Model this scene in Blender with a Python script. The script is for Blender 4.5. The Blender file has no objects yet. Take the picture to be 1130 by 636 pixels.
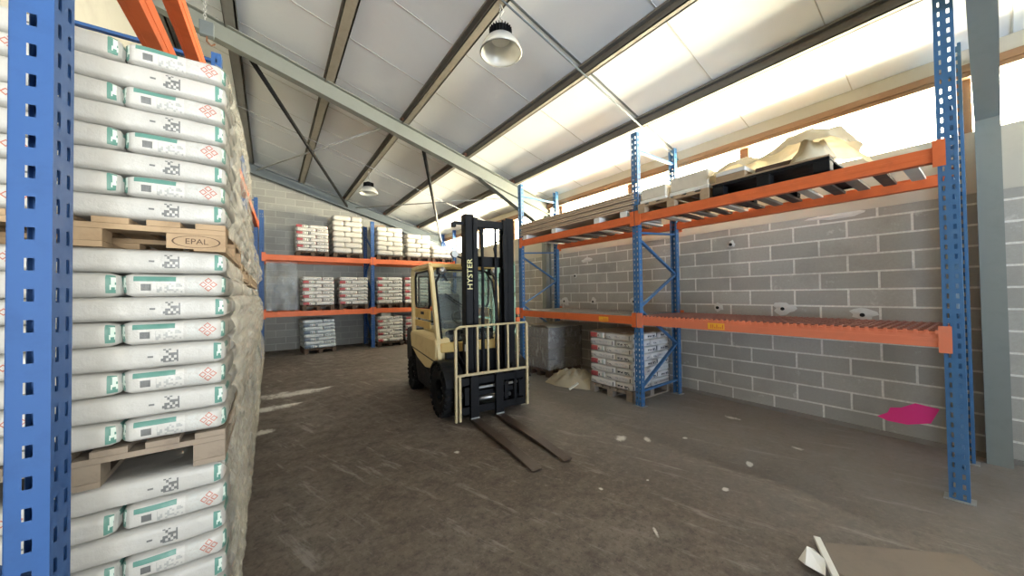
import bpy, bmesh, math, random
from mathutils import Vector, Matrix, noise
random.seed(7)
C = bpy.context.scene.collection
PI = math.pi
W0, H0 = 1130, 636
EX, EY, ZH = 0, 0, 1.6

# ------------------------------------------------------------------ materials
class NT:
    """small helper around a node tree"""
    def __init__(s, name):
        s.m = bpy.data.materials.new(name); s.m.use_nodes = True
        s.t = s.m.node_tree; s.n = s.t.nodes; s.l = s.t.links
        s.b = s.n['Principled BSDF']; s.out = s.n['Material Output']
    def new(s, typ, **k):
        n = s.n.new(typ)
        for a, v in k.items(): setattr(n, a, v)
        return n
    def put(s, sock, v):
        if v is None: return
        if isinstance(v, bpy.types.NodeSocket): s.l.new(v, sock)
        elif isinstance(v, (tuple, list)) and len(v) == 3 and len(sock.default_value) == 4: sock.default_value = (*v, 1)
        else: sock.default_value = v
    def math(s, op, a, b=None, c=None, clamp=False):
        n = s.new('ShaderNodeMath', operation=op, use_clamp=clamp)
        s.put(n.inputs[0], a); s.put(n.inputs[1], b); s.put(n.inputs[2], c)
        return n.outputs[0]
    def mix(s, f, a, b, mode='MIX'):
        n = s.new('ShaderNodeMix', data_type='RGBA', blend_type=mode)
        s.put(n.inputs['Factor'], f); s.put(n.inputs[6], a); s.put(n.inputs[7], b)
        return n.outputs[2]
    def obj(s):
        return s.new('ShaderNodeTexCoord').outputs['Object']
    def xyz(s, v):
        n = s.new('ShaderNodeSeparateXYZ'); s.put(n.inputs[0], v); return n.outputs
    def vec(s, x, y, z):
        n = s.new('ShaderNodeCombineXYZ')
        s.put(n.inputs[0], x); s.put(n.inputs[1], y); s.put(n.inputs[2], z); return n.outputs[0]
    def noise(s, v, scale, detail=4, rough=.55):
        n = s.new('ShaderNodeTexNoise'); s.put(n.inputs['Vector'], v)
        n.inputs['Scale'].default_value = scale; n.inputs['Detail'].default_value = detail
        n.inputs['Roughness'].default_value = rough; return n.outputs['Fac']
    def ramp(s, f, a, b, lo=0., hi=1.):
        n = s.new('ShaderNodeMapRange', clamp=True); s.put(n.inputs[0], f)
        n.inputs[1].default_value = a; n.inputs[2].default_value = b
        n.inputs[3].default_value = lo; n.inputs[4].default_value = hi; return n.outputs[0]
    def rect(s, u, v, u0, u1, v0, v1):
        a = s.math('COMPARE', u, (u0+u1)/2, (u1-u0)/2); b = s.math('COMPARE', v, (v0+v1)/2, (v1-v0)/2)
        return s.math('MULTIPLY', a, b)
    def bump(s, h, st=.3, d=.01):
        n = s.new('ShaderNodeBump'); n.inputs['Strength'].default_value = st; n.inputs['Distance'].default_value = d
        s.put(n.inputs['Height'], h); s.l.new(n.outputs[0], s.b.inputs['Normal'])
    def fin(s, col=None, rough=.6, metal=0., spec=None):
        s.put(s.b.inputs['Base Color'], col); s.put(s.b.inputs['Roughness'], rough); s.put(s.b.inputs['Metallic'], metal)
        if spec is not None: s.put(s.b.inputs['Specular IOR Level'], spec)
        return s.m

def paint(name, col, rough=.5, metal=0., wear=.25, wcol=None, scale=9, spec=None):
    """painted or raw surface with blotchy wear"""
    t = NT(name); o = t.obj()
    n = t.noise(o, scale, 6, .65)
    f = t.ramp(n, .5, .75, 0, wear)
    wc = wcol or tuple(c*.45 for c in col)
    t.fin(t.mix(f, col, wc), t.ramp(n, .3, .8, rough, min(1, rough+.2)), metal, spec)
    return t.m

M = {}
M['orange'] = paint('orange_paint', (.68, .140, .035), .45, 0, .3, (.34, .09, .04))
M['orange_pale'] = paint('lit_orange_paint', (.72, .20, .10), .5, 0, .3, (.5, .22, .14))  # strong light on the right bay's beam put into a paler orange
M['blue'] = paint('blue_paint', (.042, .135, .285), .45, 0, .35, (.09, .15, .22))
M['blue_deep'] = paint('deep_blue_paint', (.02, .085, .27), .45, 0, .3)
M['zinc'] = paint('galvanised_steel', (.40, .41, .40), .5, .6, .4, (.24, .23, .21))
M['girder'] = paint('grey_green_girder_paint', (.205, .22, .20), .5, 0, .3, (.16, .17, .15))
M['girder_dark'] = paint('dark_grey_girder_paint', (.13, .155, .17), .5, 0, .3, (.10, .11, .11))
M['purlin'] = paint('grey_brown_purlin_paint', (.185, .17, .145), .55, 0, .5, (.14, .11, .085))
M['purlin_grey'] = paint('grey_purlin_paint', (.13, .13, .125), .55, 0, .5, (.10, .085, .07))
M['purlin_brown'] = paint('brown_eave_paint', (.22, .115, .055), .5, 0, .4, (.16, .09, .05))
M['black'] = paint('black_paint', (.006, .0065, .008), .45, 0, .3, (.014, .013, .013), 9, .2)
M['rod'] = paint('grey_rod_paint', (.36, .37, .37), .5, 0, .2)
M['yellow'] = paint('dusty_yellow_paint', (.70, .49, .16), .45, 0, .45, (.40, .27, .10), 6)
M['cream'] = paint('pale_yellow_paint', (.76, .62, .33), .45, 0, .4, (.50, .36, .15), 6)
M['guard'] = paint('chipped_yellow_paint', (.52, .43, .25), .5, 0, .6, (.28, .18, .09), 25)
M['fork'] = paint('worn_fork_steel', (.085, .062, .048), .35, .5, .6, (.17, .14, .12), 12)
M['rubber'] = paint('dusty_rubber', (.010, .010, .011), .8, 0, .5, (.035, .032, .03), 14, .2)
M['wood'] = paint('pallet_wood', (.40, .285, .175), .8, 0, .7, (.24, .16, .095), 10)
M['wood_grey'] = paint('weathered_pallet_wood', (.27, .22, .17), .85, 0, .6, (.15, .12, .10), 10)
M['wood_dark'] = paint('dark_pallet_wood', (.10, .065, .045), .85, 0, .5, (.05, .035, .03), 10)
M['card'] = paint('cardboard', (.36, .25, .15), .85, 0, .3, (.27, .18, .11))
M['white'] = paint('white_plastic', (.78, .77, .72), .5, 0, .3, (.6, .57, .5))
M['joint'] = paint('pale_joint', (.52, .52, .50), .6)
M['foam'] = paint('cream_wrapping_paper', (.66, .60, .50), .7, 0, .4, (.5, .45, .36))
M['tarp'] = paint('beige_tarpaulin', (.66, .57, .41), .55, 0, .3, (.50, .42, .29), 4)
def translucent(m, col, f):
    nt = m.node_tree; tl = nt.nodes.new('ShaderNodeBsdfTranslucent'); tl.inputs[0].default_value = (*col, 1)
    mx = nt.nodes.new('ShaderNodeMixShader'); mx.inputs[0].default_value = f
    nt.links.new(nt.nodes['Principled BSDF'].outputs[0], mx.inputs[1]); nt.links.new(tl.outputs[0], mx.inputs[2]); nt.links.new(mx.outputs[0], nt.nodes['Material Output'].inputs[0])
translucent(M['tarp'], (.70, .60, .42), .30)
M['tarp_floor'] = paint('dusty_beige_tarpaulin', (.42, .36, .25), .7, 0, .5, (.28, .23, .15), 5)
M['ltr'] = paint('pale_yellow_lettering', (.80, .72, .35), .5, 0, .1)
M['dark'] = paint('dark_hollow', (.012, .011, .010), .9, 0, .1)
M['chrome'] = paint('grey_chrome', (.5, .5, .5), .25, .9, .2)
M['seat'] = paint('black_vinyl', (.02, .02, .022), .45, 0, .2)
M['rust'] = paint('rusty_bracket', (.20, .09, .05), .8, .2, .5)
M['yellow_label'] = paint('yellow_label', (.85, .45, .03), .5, 0, .2)

def clear(name, tint, fac, rough=.05, white=(.9, .9, .9)):
    """see-through sheet: mostly clear, with a share of surface reflection"""
    t = NT(name)
    tr = t.new('ShaderNodeBsdfTransparent'); t.put(tr.inputs[0], tint)
    t.fin(white, rough)
    mx = t.new('ShaderNodeMixShader'); t.put(mx.inputs[0], fac)
    t.l.new(tr.outputs[0], mx.inputs[1]); t.l.new(t.b.outputs[0], mx.inputs[2])
    t.l.new(mx.outputs[0], t.out.inputs[0]); return t
M['pane'] = clear('clerestory_sheet', (1, .975, .88), .04, .2).m
t = clear('cab_glass', (.86, .90, .88), .12, .03, (.6, .66, .66)); M['glass'] = t.m
def film(name, white, lo, hi, scale):
    t = clear(name, (.97, .97, .96), .5, .22, white)
    o = t.obj(); x, y, z = t.xyz(o)
    sv = t.vec(t.math('MULTIPLY', x, 1.), t.math('MULTIPLY', y, 2.2), t.math('MULTIPLY', z, .8))
    n = t.noise(sv, scale, 6, .7)
    mx = t.out.inputs[0].links[0].from_node
    t.put(mx.inputs[0], t.ramp(n, .35, .7, lo, hi)); t.bump(n, .9, .03); return t.m
M['film'] = film('stretch_film', (.90, .85, .72), .22, .62, 3.5)
M['film_clear'] = film('glossy_clear_film', (.55, .52, .48), .15, .60, 5)
M['film_blue'] = film('bluish_film', (.42, .56, .72), .25, .6, 5)
M['film_wall'] = film('hanging_film_bluish_sheen', (.55, .62, .70), .05, .45, 3)  # bluish reflection painted into the film's colour

# block wall: u,v in metres
def block_wall(name, axis, base, mort, du=0., dv=0., dark=None):
    t = NT(name); o = t.obj(); x, y, z = t.xyz(o)
    u = y if axis == 'y' else x
    vv = t.vec(t.math('ADD', u, du), t.math('ADD', z, dv), 0.)
    wob = t.noise(o, 3, 2)
    br = t.new('ShaderNodeTexBrick'); t.l.new(vv, br.inputs['Vector'])
    br.offset = .5; br.inputs['Scale'].default_value = 1.
    br.inputs['Brick Width'].default_value = .5; br.inputs['Row Height'].default_value = .2
    br.inputs['Mortar Size'].default_value = .011; br.inputs['Mortar Smooth'].default_value = .25
    br.inputs['Bias'].default_value = 0.
    t.put(br.inputs['Color1'], tuple(c*.86 for c in base)); t.put(br.inputs['Color2'], tuple(min(1, c*1.1) for c in base)); t.put(br.inputs['Mortar'], mort)
    n = t.noise(o, 38, 6, .7); n2 = t.noise(o, 1.7, 5, .6)
    col = t.mix(t.ramp(n, .35, .75, 0, .45), br.outputs['Color'], tuple(c*.72 for c in base))
    col = t.mix(t.ramp(n2, .5, .72, 0, .5), col, tuple(c*.62 for c in base) if dark is None else dark)
    n3 = t.noise(o, 5.5, 5, .7)
    col = t.mix(t.ramp(n3, .62, .76, 0, .5), col, mort)
    h = t.math('ADD', t.math('MULTIPLY', br.outputs['Fac'], -.6), t.math('MULTIPLY', n, .5))
    t.bump(h, .5, .01); return t.fin(col, .92)
M['wall_r'] = block_wall('right_block_wall', 'y', (.40, .375, .33), (.78, .75, .68), .0, .0)
M['wall_b'] = block_wall('back_block_wall', 'x', (.36, .36, .335), (.50, .49, .46), .1, 0)
M['plaster'] = paint('cream_plaster', (.50, .46, .38), .85, 0, .4, (.40, .36, .28), 3)
M['plaster_grey'] = paint('grey_plaster', (.36, .36, .34), .9, 0, .4, (.27, .27, .25), 3)
M['patch'] = paint('white_plaster', (.62, .61, .57), .9, 0, .4, (.45, .44, .4), 20)
M['pink'] = paint('pink_spray_paint', (.95, .05, .30), .6, 0, .2, (.8, .15, .3), 20)

# roof sheets: faint ribs across the slope
t = NT('white_roof_sheet'); o = t.obj(); x, y, z = t.xyz(o)
rib = t.math('SINE', t.math('MULTIPLY', y, 2*PI/.10))
n = t.noise(o, .9, 4, .6)
t.bump(t.math('ADD', rib, t.math('MULTIPLY', n, 2)), .08, .004)
M['roof'] = t.fin(t.mix(t.ramp(n, .4, .7, 0, .35), (.80, .835, .87), (.73, .755, .775)), .42)

# floor
t = NT('worn_concrete_floor'); o = t.obj(); x, y, z = t.xyz(o)
n1 = t.noise(o, .55, 6, .6); n2 = t.noise(o, 4.5, 8, .7); n3 = t.noise(o, 28, 6, .75)
col = t.mix(t.ramp(n1, .38, .64), (.118, .090, .068), (.195, .165, .138))
col = t.mix(t.ramp(n2, .44, .66, 0, .75), col, (.085, .068, .055))
col = t.mix(t.ramp(n3, .50, .72, 0, .5), col, (.26, .225, .19))
n5 = t.noise(o, 11, 8, .8); col = t.mix(t.ramp(n5, .50, .60, 0, .5), col, (.075, .060, .048)); col = t.mix(t.ramp(n5, .43, .36, 0, .4), col, (.26, .23, .20))
n6 = t.noise(o, 22, 8, .85); col = t.mix(t.ramp(n6, .54, .60, 0, .6), col, (.07, .058, .05)); col = t.mix(t.ramp(n6, .42, .37, 0, .4), col, (.30, .27, .235))
n4 = t.noise(o, 60, 3, .6)
col = t.mix(t.ramp(n4, .70, .74, 0, .6), col, (.46, .43, .39))
# long scuffs in the driving direction
sv = t.vec(t.math('MULTIPLY', t.math('ADD', x, t.math('MULTIPLY', y, .35)), 5.), t.math('MULTIPLY', y, .8), 0.)
sc = t.noise(sv, 1.6, 6, .75)
col = t.mix(t.ramp(sc, .56, .66, 0, .6), col, (.34, .32, .29)); col = t.mix(t.ramp(sc, .42, .34, 0, .5), col, (.09, .075, .065))
# paler grey towards the right wall, broken up by noise
f = t.math('MULTIPLY', t.ramp(x, 2.2, 4.4), t.ramp(n2, .3, .7, .25, .85))
col = t.mix(f, col, (.30, .285, .262))
# spilled white powder
def spill(col, cx, cy, ax, ay, ang, s=.9, c=(.72, .70, .64)):
    dx = t.math('SUBTRACT', x, cx); dy = t.math('SUBTRACT', y, cy)
    ca, sa = math.cos(ang), math.sin(ang)
    u = t.math('DIVIDE', t.math('ADD', t.math('MULTIPLY', dx, ca), t.math('MULTIPLY', dy, sa)), ax)
    v = t.math('DIVIDE', t.math('SUBTRACT', t.math('MULTIPLY', dy, ca), t.math('MULTIPLY', dx, sa)), ay)
    r = t.math('ADD', t.math('MULTIPLY', u, u), t.math('MULTIPLY', v, v))
    r = t.math('SUBTRACT', r, t.math('MULTIPLY', t.math('SUBTRACT', n2, .5), 5.))
    r = t.math('SUBTRACT', r, t.math('MULTIPLY', t.math('SUBTRACT', n3, .5), 3.))
    return t.mix(t.ramp(r, .2, 1.1, s, 0), col, c)
SPILLS = [(.28, 6.75, .52, .20, -.05), (-.0, 6.05, .36, .13, .05), (.75, 6.80, .22, .05, .3), (-.06, 5.05, .10, .10, .2), (.22, 6.10, .25, .04, .1),
          (3.15, 2.42, .08, .06, .3), (3.34, 2.23, .07, .035, .8), (3.0, 1.3, .03, .02, 0), (3.6, 1.35, .05, .025, .4), (1.55, 3.2, .03, .03, 0),
          (4.75, 1.95, .05, .09, 0), (4.35, 1.2, .035, .06, 0), (2.2, 1.9, .02, .02, 0), (2.62, 1.75, .02, .012, 0), (3.7, 2.0, .03, .02, 0), (2.1, 1.35, .05, .012, .9)]
for a in SPILLS: col = spill(col, *a)
t.bump(t.math('ADD', n3, t.math('MULTIPLY', n2, 1.5)), .35, .008)
M['floor'] = t.fin(col, t.ramp(n2, .3, .75, .50, .85), 0, .4)

# sacks: one material per printed face (object space, metres; long axis x)
def sack_mats(style, base, stripe, mark, accent):
    out = []
    def start(nm):
        t = NT(style + '_' + nm); o = t.obj(); x, y, z = t.xyz(o)
        info = t.new('ShaderNodeObjectInfo').outputs['Random']
        n = t.noise(o, 14, 5, .6)
        c = t.mix(t.ramp(n, .4, .75, 0, .3), base, tuple(k*.8 for k in base))
        c = t.mix(t.math('MULTIPLY', info, .22), c, tuple(k*.74 for k in base))
        return t, x, y, z, c, n
    def cells(t, u, v, su, sv, th):
        w = t.new('ShaderNodeTexWhiteNoise', noise_dimensions='2D')
        t.l.new(t.vec(t.math('FLOOR', t.math('MULTIPLY', u, su)), t.math('FLOOR', t.math('MULTIPLY', v, sv)), 0.), w.inputs['Vector'])
        return t.math('GREATER_THAN', w.outputs['Value'], th)
    def end(t, c, n):
        t.bump(n, .6, .012); out.append(t.fin(c, .42))
    # 0 plain
    t, x, y, z, c, n = start('plain'); end(t, c, n)
    # 1 long side
    t, x, y, z, c, n = start('long_side')
    if style == 'green':
        f = t.math('MULTIPLY', t.rect(x, z, .055, .105, -.026, .026), cells(t, x, z, 130, 95, .45)); c = t.mix(f, c, mark)
        c = t.mix(t.rect(x, z, .018, .034, -.004, .003), c, mark)
        c = t.mix(t.rect(x, z, .212, .26, -.031, .040), c, stripe)
        f = t.math('MULTIPLY', t.rect(x, z, .222, .26, -.022, .028), cells(t, x, z, 120, 110, .55)); c = t.mix(f, c, (.62, .72, .66))
    elif style != 'plain':
        c = t.mix(t.rect(x, z, -.215, -.200, -.028, .03), c, mark)
        f = t.math('MULTIPLY', t.rect(x, z, -.17, .05, -.010, .016), cells(t, x, z, 90, 110, .55)); c = t.mix(f, c, (.42, .42, .42))
        f = t.math('MULTIPLY', t.rect(x, z, .11, .20, -.022, .004), cells(t, x, z, 60, 70, .40)); c = t.mix(f, c, (.16, .16, .18))
    else:
        f = t.math('MULTIPLY', t.rect(x, z, -.05, .12, -.02, .02), cells(t, x, z, 60, 60, .72)); c = t.mix(f, c, (.40, .38, .34))
    end(t, c, n)
    # 2 printed end (+x)
    t, x, y, z, c, n = start('printed_end')
    if style == 'green':
        c = t.mix(t.rect(y, z, -.130, .025, -.034, .036), c, tuple(min(1, k*1.08) for k in base))
        c = t.mix(t.rect(y, z, -.118, .000, .014, .033), c, stripe)
        c = t.mix(t.rect(y, z, -.098, -.070, -.022, .004), c, mark)
        f = t.math('MULTIPLY', t.rect(y, z, -.055, .018, -.030, .006), cells(t, y, z, 150, 130, .55)); c = t.mix(f, c, (.36, .37, .36))
        f = t.math('MULTIPLY', t.rect(y, z, .034, .080, -.032, .034), cells(t, y, z, 200, 160, .30)); c = t.mix(f, c, (.47, .48, .46))
        for cy, cz in ((.098, -.014), (.114, .002), (.098, .018), (.082, .002)):
            d = t.math('ADD', t.math('ABSOLUTE', t.math('SUBTRACT', y, cy)), t.math('ABSOLUTE', t.math('SUBTRACT', z, cz)))
            c = t.mix(t.math('COMPARE', d, .0105, .0024), c, accent)
    elif style == 'plain':
        pass
    else:
        c = t.mix(t.rect(y, z, -.140, .010, -.040, .040), c, stripe)
        f = t.math('MULTIPLY', t.rect(y, z, -.105, -.025, -.018, .014), cells(t, y, z, 80, 80, .6)); c = t.mix(f, c, tuple(k*.5 for k in stripe))
        c = t.mix(t.rect(y, z, .022, .045, -.020, .012), c, mark)
        c = t.mix(t.rect(y, z, .100, .112, -.036, .036), c, accent)
    end(t, c, n)
    # 3 other end (-x)
    t, x, y, z, c, n = start('text_end')
    if style in ('red', 'blue'):
        f = t.math('MULTIPLY', t.rect(y, z, -.11, -.02, -.02, .015), cells(t, y, z, 70, 75, .35)); c = t.mix(f, c, mark)
        f = t.math('MULTIPLY', t.rect(y, z, .01, .11, -.012, .012), cells(t, y, z, 60, 75, .45)); c = t.mix(f, c, mark)
    elif style == 'green':
        c = t.mix(t.rect(y, z, .09, .16, -.03, .036), c, stripe)
    end(t, c, n)
    return out
SM = {'green': sack_mats('green', (.48, .475, .45), (.10, .25, .21), (.13, .135, .135), (.40, .13, .09)),
      'red': sack_mats('red', (.66, .635, .60), (.42, .07, .075), (.03, .03, .04), (.04, .22, .16)),
      'blue': sack_mats('blue', (.52, .57, .60), (.10, .14, .20), (.04, .05, .08), (.30, .16, .12)),
      'plain': sack_mats('plain', (.58, .55, .50), (.5, .4, .3), (.3, .3, .3), (.3, .2, .1))}

# ------------------------------------------------------------------ mesh helpers
class MB:
    def __init__(s): s.v = []; s.f = []; s.mi = []
    def add(s, vs, fs, mi=0):
        k = len(s.v); s.v += [tuple(p) for p in vs]
        for f in fs: s.f.append([i+k for i in f]); s.mi.append(mi)
        return s
    def box(s, x0, x1, y0, y1, z0, z1, mi=0, mat=None):
        vs = [Vector((x, y, z)) for z in (z0, z1) for y in (y0, y1) for x in (x0, x1)]
        if mat is not None: vs = [mat @ p for p in vs]
        return s.add(vs, [(0, 2, 3, 1), (4, 5, 7, 6), (0, 1, 5, 4), (2, 6, 7, 3), (0, 4, 6, 2), (1, 3, 7, 5)], mi)
    def bar(s, a, b, w, h, mi=0, up=(0, 0, 1)):
        """rectangular bar from a to b, w across, h along up"""
        a = Vector(a); b = Vector(b); d = (b-a).normalized(); u = Vector(up)
        if abs(d.dot(u)) > .99: u = Vector((1, 0, 0))
        r = d.cross(u).normalized(); u = r.cross(d).normalized()
        vs = []
        for p in (a, b):
            for i, j in ((-1, -1), (1, -1), (1, 1), (-1, 1)): vs.append(p + r*(i*w/2) + u*(j*h/2))
        return s.add(vs, [(3, 2, 1, 0), (4, 5, 6, 7), (0, 1, 5, 4), (1, 2, 6, 5), (2, 3, 7, 6), (3, 0, 4, 7)], mi)
    def tube(s, pts, r, n=8, mi=0, cap=True):
        pts = [Vector(p) for p in pts]; k0 = len(s.v); rs = r if isinstance(r, (list, tuple)) else [r]*len(pts)
        ref = None
        for i, p in enumerate(pts):
            d = (pts[min(i+1, len(pts)-1)] - pts[max(i-1, 0)]).normalized()
            if ref is None: ref = Vector((0, 0, 1)) if abs(d.z) < .9 else Vector((1, 0, 0))
            a = d.cross(ref).normalized(); b = a.cross(d).normalized(); ref = b
            for j in range(n):
                t = 2*PI*j/n; q = p + a*(math.cos(t)*rs[i]) + b*(math.sin(t)*rs[i]); s.v.append(tuple(q))
        for i in range(len(pts)-1):
            for j in range(n):
                s.f.append([k0+i*n+j, k0+(i+1)*n+j, k0+(i+1)*n+(j+1) % n, k0+i*n+(j+1) % n]); s.mi.append(mi)
        if cap:
            s.f.append([k0+j for j in range(n)]); s.mi.append(mi)
            s.f.append([k0+(len(pts)-1)*n+j for j in reversed(range(n))]); s.mi.append(mi)
        return s
    def lathe(s, prof, c=(0, 0, 0), axis='z', n=28, mi=0):
        k0 = len(s.v)
        for r, h in prof:
            for j in range(n):
                t = 2*PI*j/n; x, y = r*math.cos(t), r*math.sin(t)
                p = (x, y, h) if axis == 'z' else ((h, x, y) if axis == 'x' else (x, h, y))
                s.v.append((p[0]+c[0], p[1]+c[1], p[2]+c[2]))
        for i in range(len(prof)-1):
            for j in range(n):
                s.f.append([k0+i*n+j, k0+i*n+(j+1) % n, k0+(i+1)*n+(j+1) % n, k0+(i+1)*n+j]); s.mi.append(mi)
        return s
    def prism(s, poly, d0, d1, axis='x', mi=0):
        n = len(poly)
        def P(a, b, d): return (d, a, b) if axis == 'x' else ((a, d, b) if axis == 'y' else (a, b, d))
        vs = [P(a, b, d0) for a, b in poly] + [P(a, b, d1) for a, b in poly]
        fs = [list(range(n)), list(range(2*n-1, n-1, -1))] + [[i, n+i, n+(i+1) % n, (i+1) % n] for i in range(n)]
        return s.add(vs, fs, mi)
    def mesh(s, name, mats, smooth=False, fix=True):
        me = bpy.data.meshes.new(name); me.from_pydata(s.v, [], s.f)
        for m in (mats if isinstance(mats, (list, tuple)) else [mats]): me.materials.append(m)
        for p, k in zip(me.polygons, s.mi): p.material_index = k
        if fix:
            bm = bmesh.new(); bm.from_mesh(me); bmesh.ops.recalc_face_normals(bm, faces=bm.faces); bm.to_mesh(me); bm.free()
        if smooth:
            for p in me.polygons: p.use_smooth = True
        me.update(); return me
    def build(s, name, mats, parent=None, smooth=False, bevel=0, loc=(0, 0, 0), fix=True):
        o = bpy.data.objects.new(name, s.mesh(name, mats, smooth, fix)); C.objects.link(o); o.location = loc
        if parent is not None: o.parent = parent
        if bevel:
            b = o.modifiers.new('bevel', 'BEVEL'); b.width = bevel; b.segments = 2; b.limit_method = 'ANGLE'; b.angle_limit = .6
        return o

def empty(name, label, cat, loc=(0, 0, 0), rz=0., group=None):
    o = bpy.data.objects.new(name, None); C.objects.link(o); o.empty_display_size = .1
    o.location = loc; o.rotation_euler = (0, 0, rz); return tag(o, label, cat, group)
def tag(o, label, cat, group=None):
    o['label'] = label; o['category'] = cat
    if group: o['group'] = group
    return o
def struct(o, label=None, cat=None):
    o['kind'] = 'structure'
    if label: o['label'] = label
    if cat: o['category'] = cat
    return o
def kids(o, acc={}):
    return [c for c in bpy.data.objects if c.parent == o]
def copy_tree(o, ch, parent=None):
    """copy o and its known tree ch = [(child, [(grandchild, [])...])...]"""
    c = o.copy(); C.objects.link(c); c.parent = parent
    for k, sub in ch: copy_tree(k, sub, c)
    return c

# ------------------------------------------------------------------ room
XW, YB, XL, YF = 5.50, 12.45, -1.50, -8.0
SL = .28
def T(x): return 3.73 + SL*(5.566 - x)          # underside of the purlins
RO = .16                                         # purlin depth
fl = struct(MB().box(XL-.2, XW+.2, YF-3, YB+.2, -.12, 0).build('floor', M['floor']))

# right wall: block courses to 2.5 m, plain ring beam above it, then clerestory; a wide door opening near the back
DY0, DY1, DZ = 7.62, 10.35, 2.50
b = MB(); b.box(XW, XW+.2, YF, DY0, 0, 2.50); b.box(XW, XW+.2, DY1, YB, 0, 2.50)
struct(b.build('wall_right', M['wall_r']))
wr = bpy.data.objects['wall_right']
b = MB(); b.box(XW-.005, XW+.2, YF, DY0, 2.50, 3.09); b.box(XW-.005, XW+.2, DY1, YB, 2.50, 3.09)
struct(b.build('trim_1', M['plaster']))
# back wall follows the slope
zb = lambda x: T(x)+RO
MB().prism([(XL-.2, 0), (XW+.2, 0), (XW+.2, zb(XW+.2)), (XL-.2, zb(XL-.2))], YB, YB+.2, 'y').build('wall_back', M['wall_b'])
struct(bpy.data.objects['wall_back'])
MB().box(XL-.2, XL, YF, YB, 0, zb(XL)).build('wall_left', M['plaster_grey']); struct(bpy.data.objects['wall_left'])
# front wall (behind the camera) with its wide loading doorway
b = MB(); b.prism([(XL-.2, 0), (-.6, 0), (-.6, zb(-.6)), (XL-.2, zb(XL-.2))], YF-.2, YF, 'y')
b.prism([(-.6, 2.9), (3.0, 2.9), (3.0, zb(3.0)), (-.6, zb(-.6))], YF-.2, YF, 'y')
b.prism([(3.0, 0), (XW+.2, 0), (XW+.2, zb(XW+.2)), (3.0, zb(3.0))], YF-.2, YF, 'y')
struct(b.build('wall_front', M['plaster_grey']))
# ceiling sheets with raised joints every 1.05 m
b = MB()
b.prism([(XL-.3, T(XL-.3)+RO), (XW+.45, T(XW+.45)+RO), (XW+.45, T(XW+.45)+RO+.06), (XL-.3, T(XL-.3)+RO+.06)], YF-.3, YB+.3, 'y')
struct(b.build('ceiling', M['roof']))
ce = bpy.data.objects['ceiling']
for i in range(20):
    y = 3.02 - 1.05*10 + 1.05*i
    j = MB(); w = .008 if i != 10 else .03
    j.prism([(XL, T(XL)+RO-.006), (XW+.1, T(XW+.1)+RO-.006), (XW+.1, T(XW+.1)+RO+.002), (XL, T(XL)+RO+.002)], y-w/2, y+w/2, 'y')
    jo = j.build('sheet_joint', M['joint'] if i != 10 else M['girder_dark'], ce)

# purlins: C sections, each a beam of its own, resting on the girders
for k, x in enumerate((-1.30, -.44, .80, 2.03, 3.29, 4.48)):
    z = T(x); pw = (.075, .075, .075, .06, .038, .038)[k]
    b = MB()
    b.box(x-pw, x+pw, YF, YB, z, z+.012).box(x-pw, x+pw, YF, YB, z+RO-.03, z+RO-.004)
    b.box(x+pw-.02, x+pw, YF, YB, z, z+RO-.004).box(x-pw, x-pw+.01, YF, YB, z, z+.03)
    o = b.build('purlin', M['purlin'] if k > 1 else M['purlin_grey']); o['kind'] = 'structure'
    tag(o, ['grey steel purlin running above the left wall', 'brownish purlin nearest the left rack', 'second roof purlin from the left rack', 'roof purlin just left of the nearest lamp',
            'grey roof purlin right of the nearest lamp', 'grey roof purlin nearest the clerestory windows'][k], 'beam')
# eave beam, sill, mullions
b = MB(); b.box(XW-.06, XW+.14, YF, YB, 3.615, 3.70); b.box(XW-.075, XW-.055, YF, YB, 3.66, 3.73)
struct(b.build('trim_2', M['purlin_brown']))
b = MB(); b.box(XW, XW+.2, YF, YB, 3.70, 3.90); struct(b.build('trim_3', M['plaster']))
k = 1
struct(MB().box(XW, XW+.2, YF, -1.72, 3.09, 3.70).build('trim_light_block', M['plaster']))  # added unseen infill instead of windows, cuts light on the near sacks
ys = [-1.72, .16, 2.04, 3.93, 5.82, 7.70, 9.60, 11.3, YB]
for i in range(len(ys)-1):
    y0, y1 = ys[i], ys[i+1]
    w = MB(); w.box(XW+.09, XW+.097, y0, y1, 3.09, 3.62)
    wo = struct(w.build('window_%d' % (i+1), M['pane']))
    MB().box(XW+.02, XW+.13, y1-.055, y1+.055, 3.09, 3.615).build('window_frame', M['purlin_brown'], wo)
    ym = (y0+y1)/2-.1
    MB().box(XW+.085, XW+.102, ym-.004, ym+.004, 3.09, 3.615).build('sheet_joint', M['foam'], wo)
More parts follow.
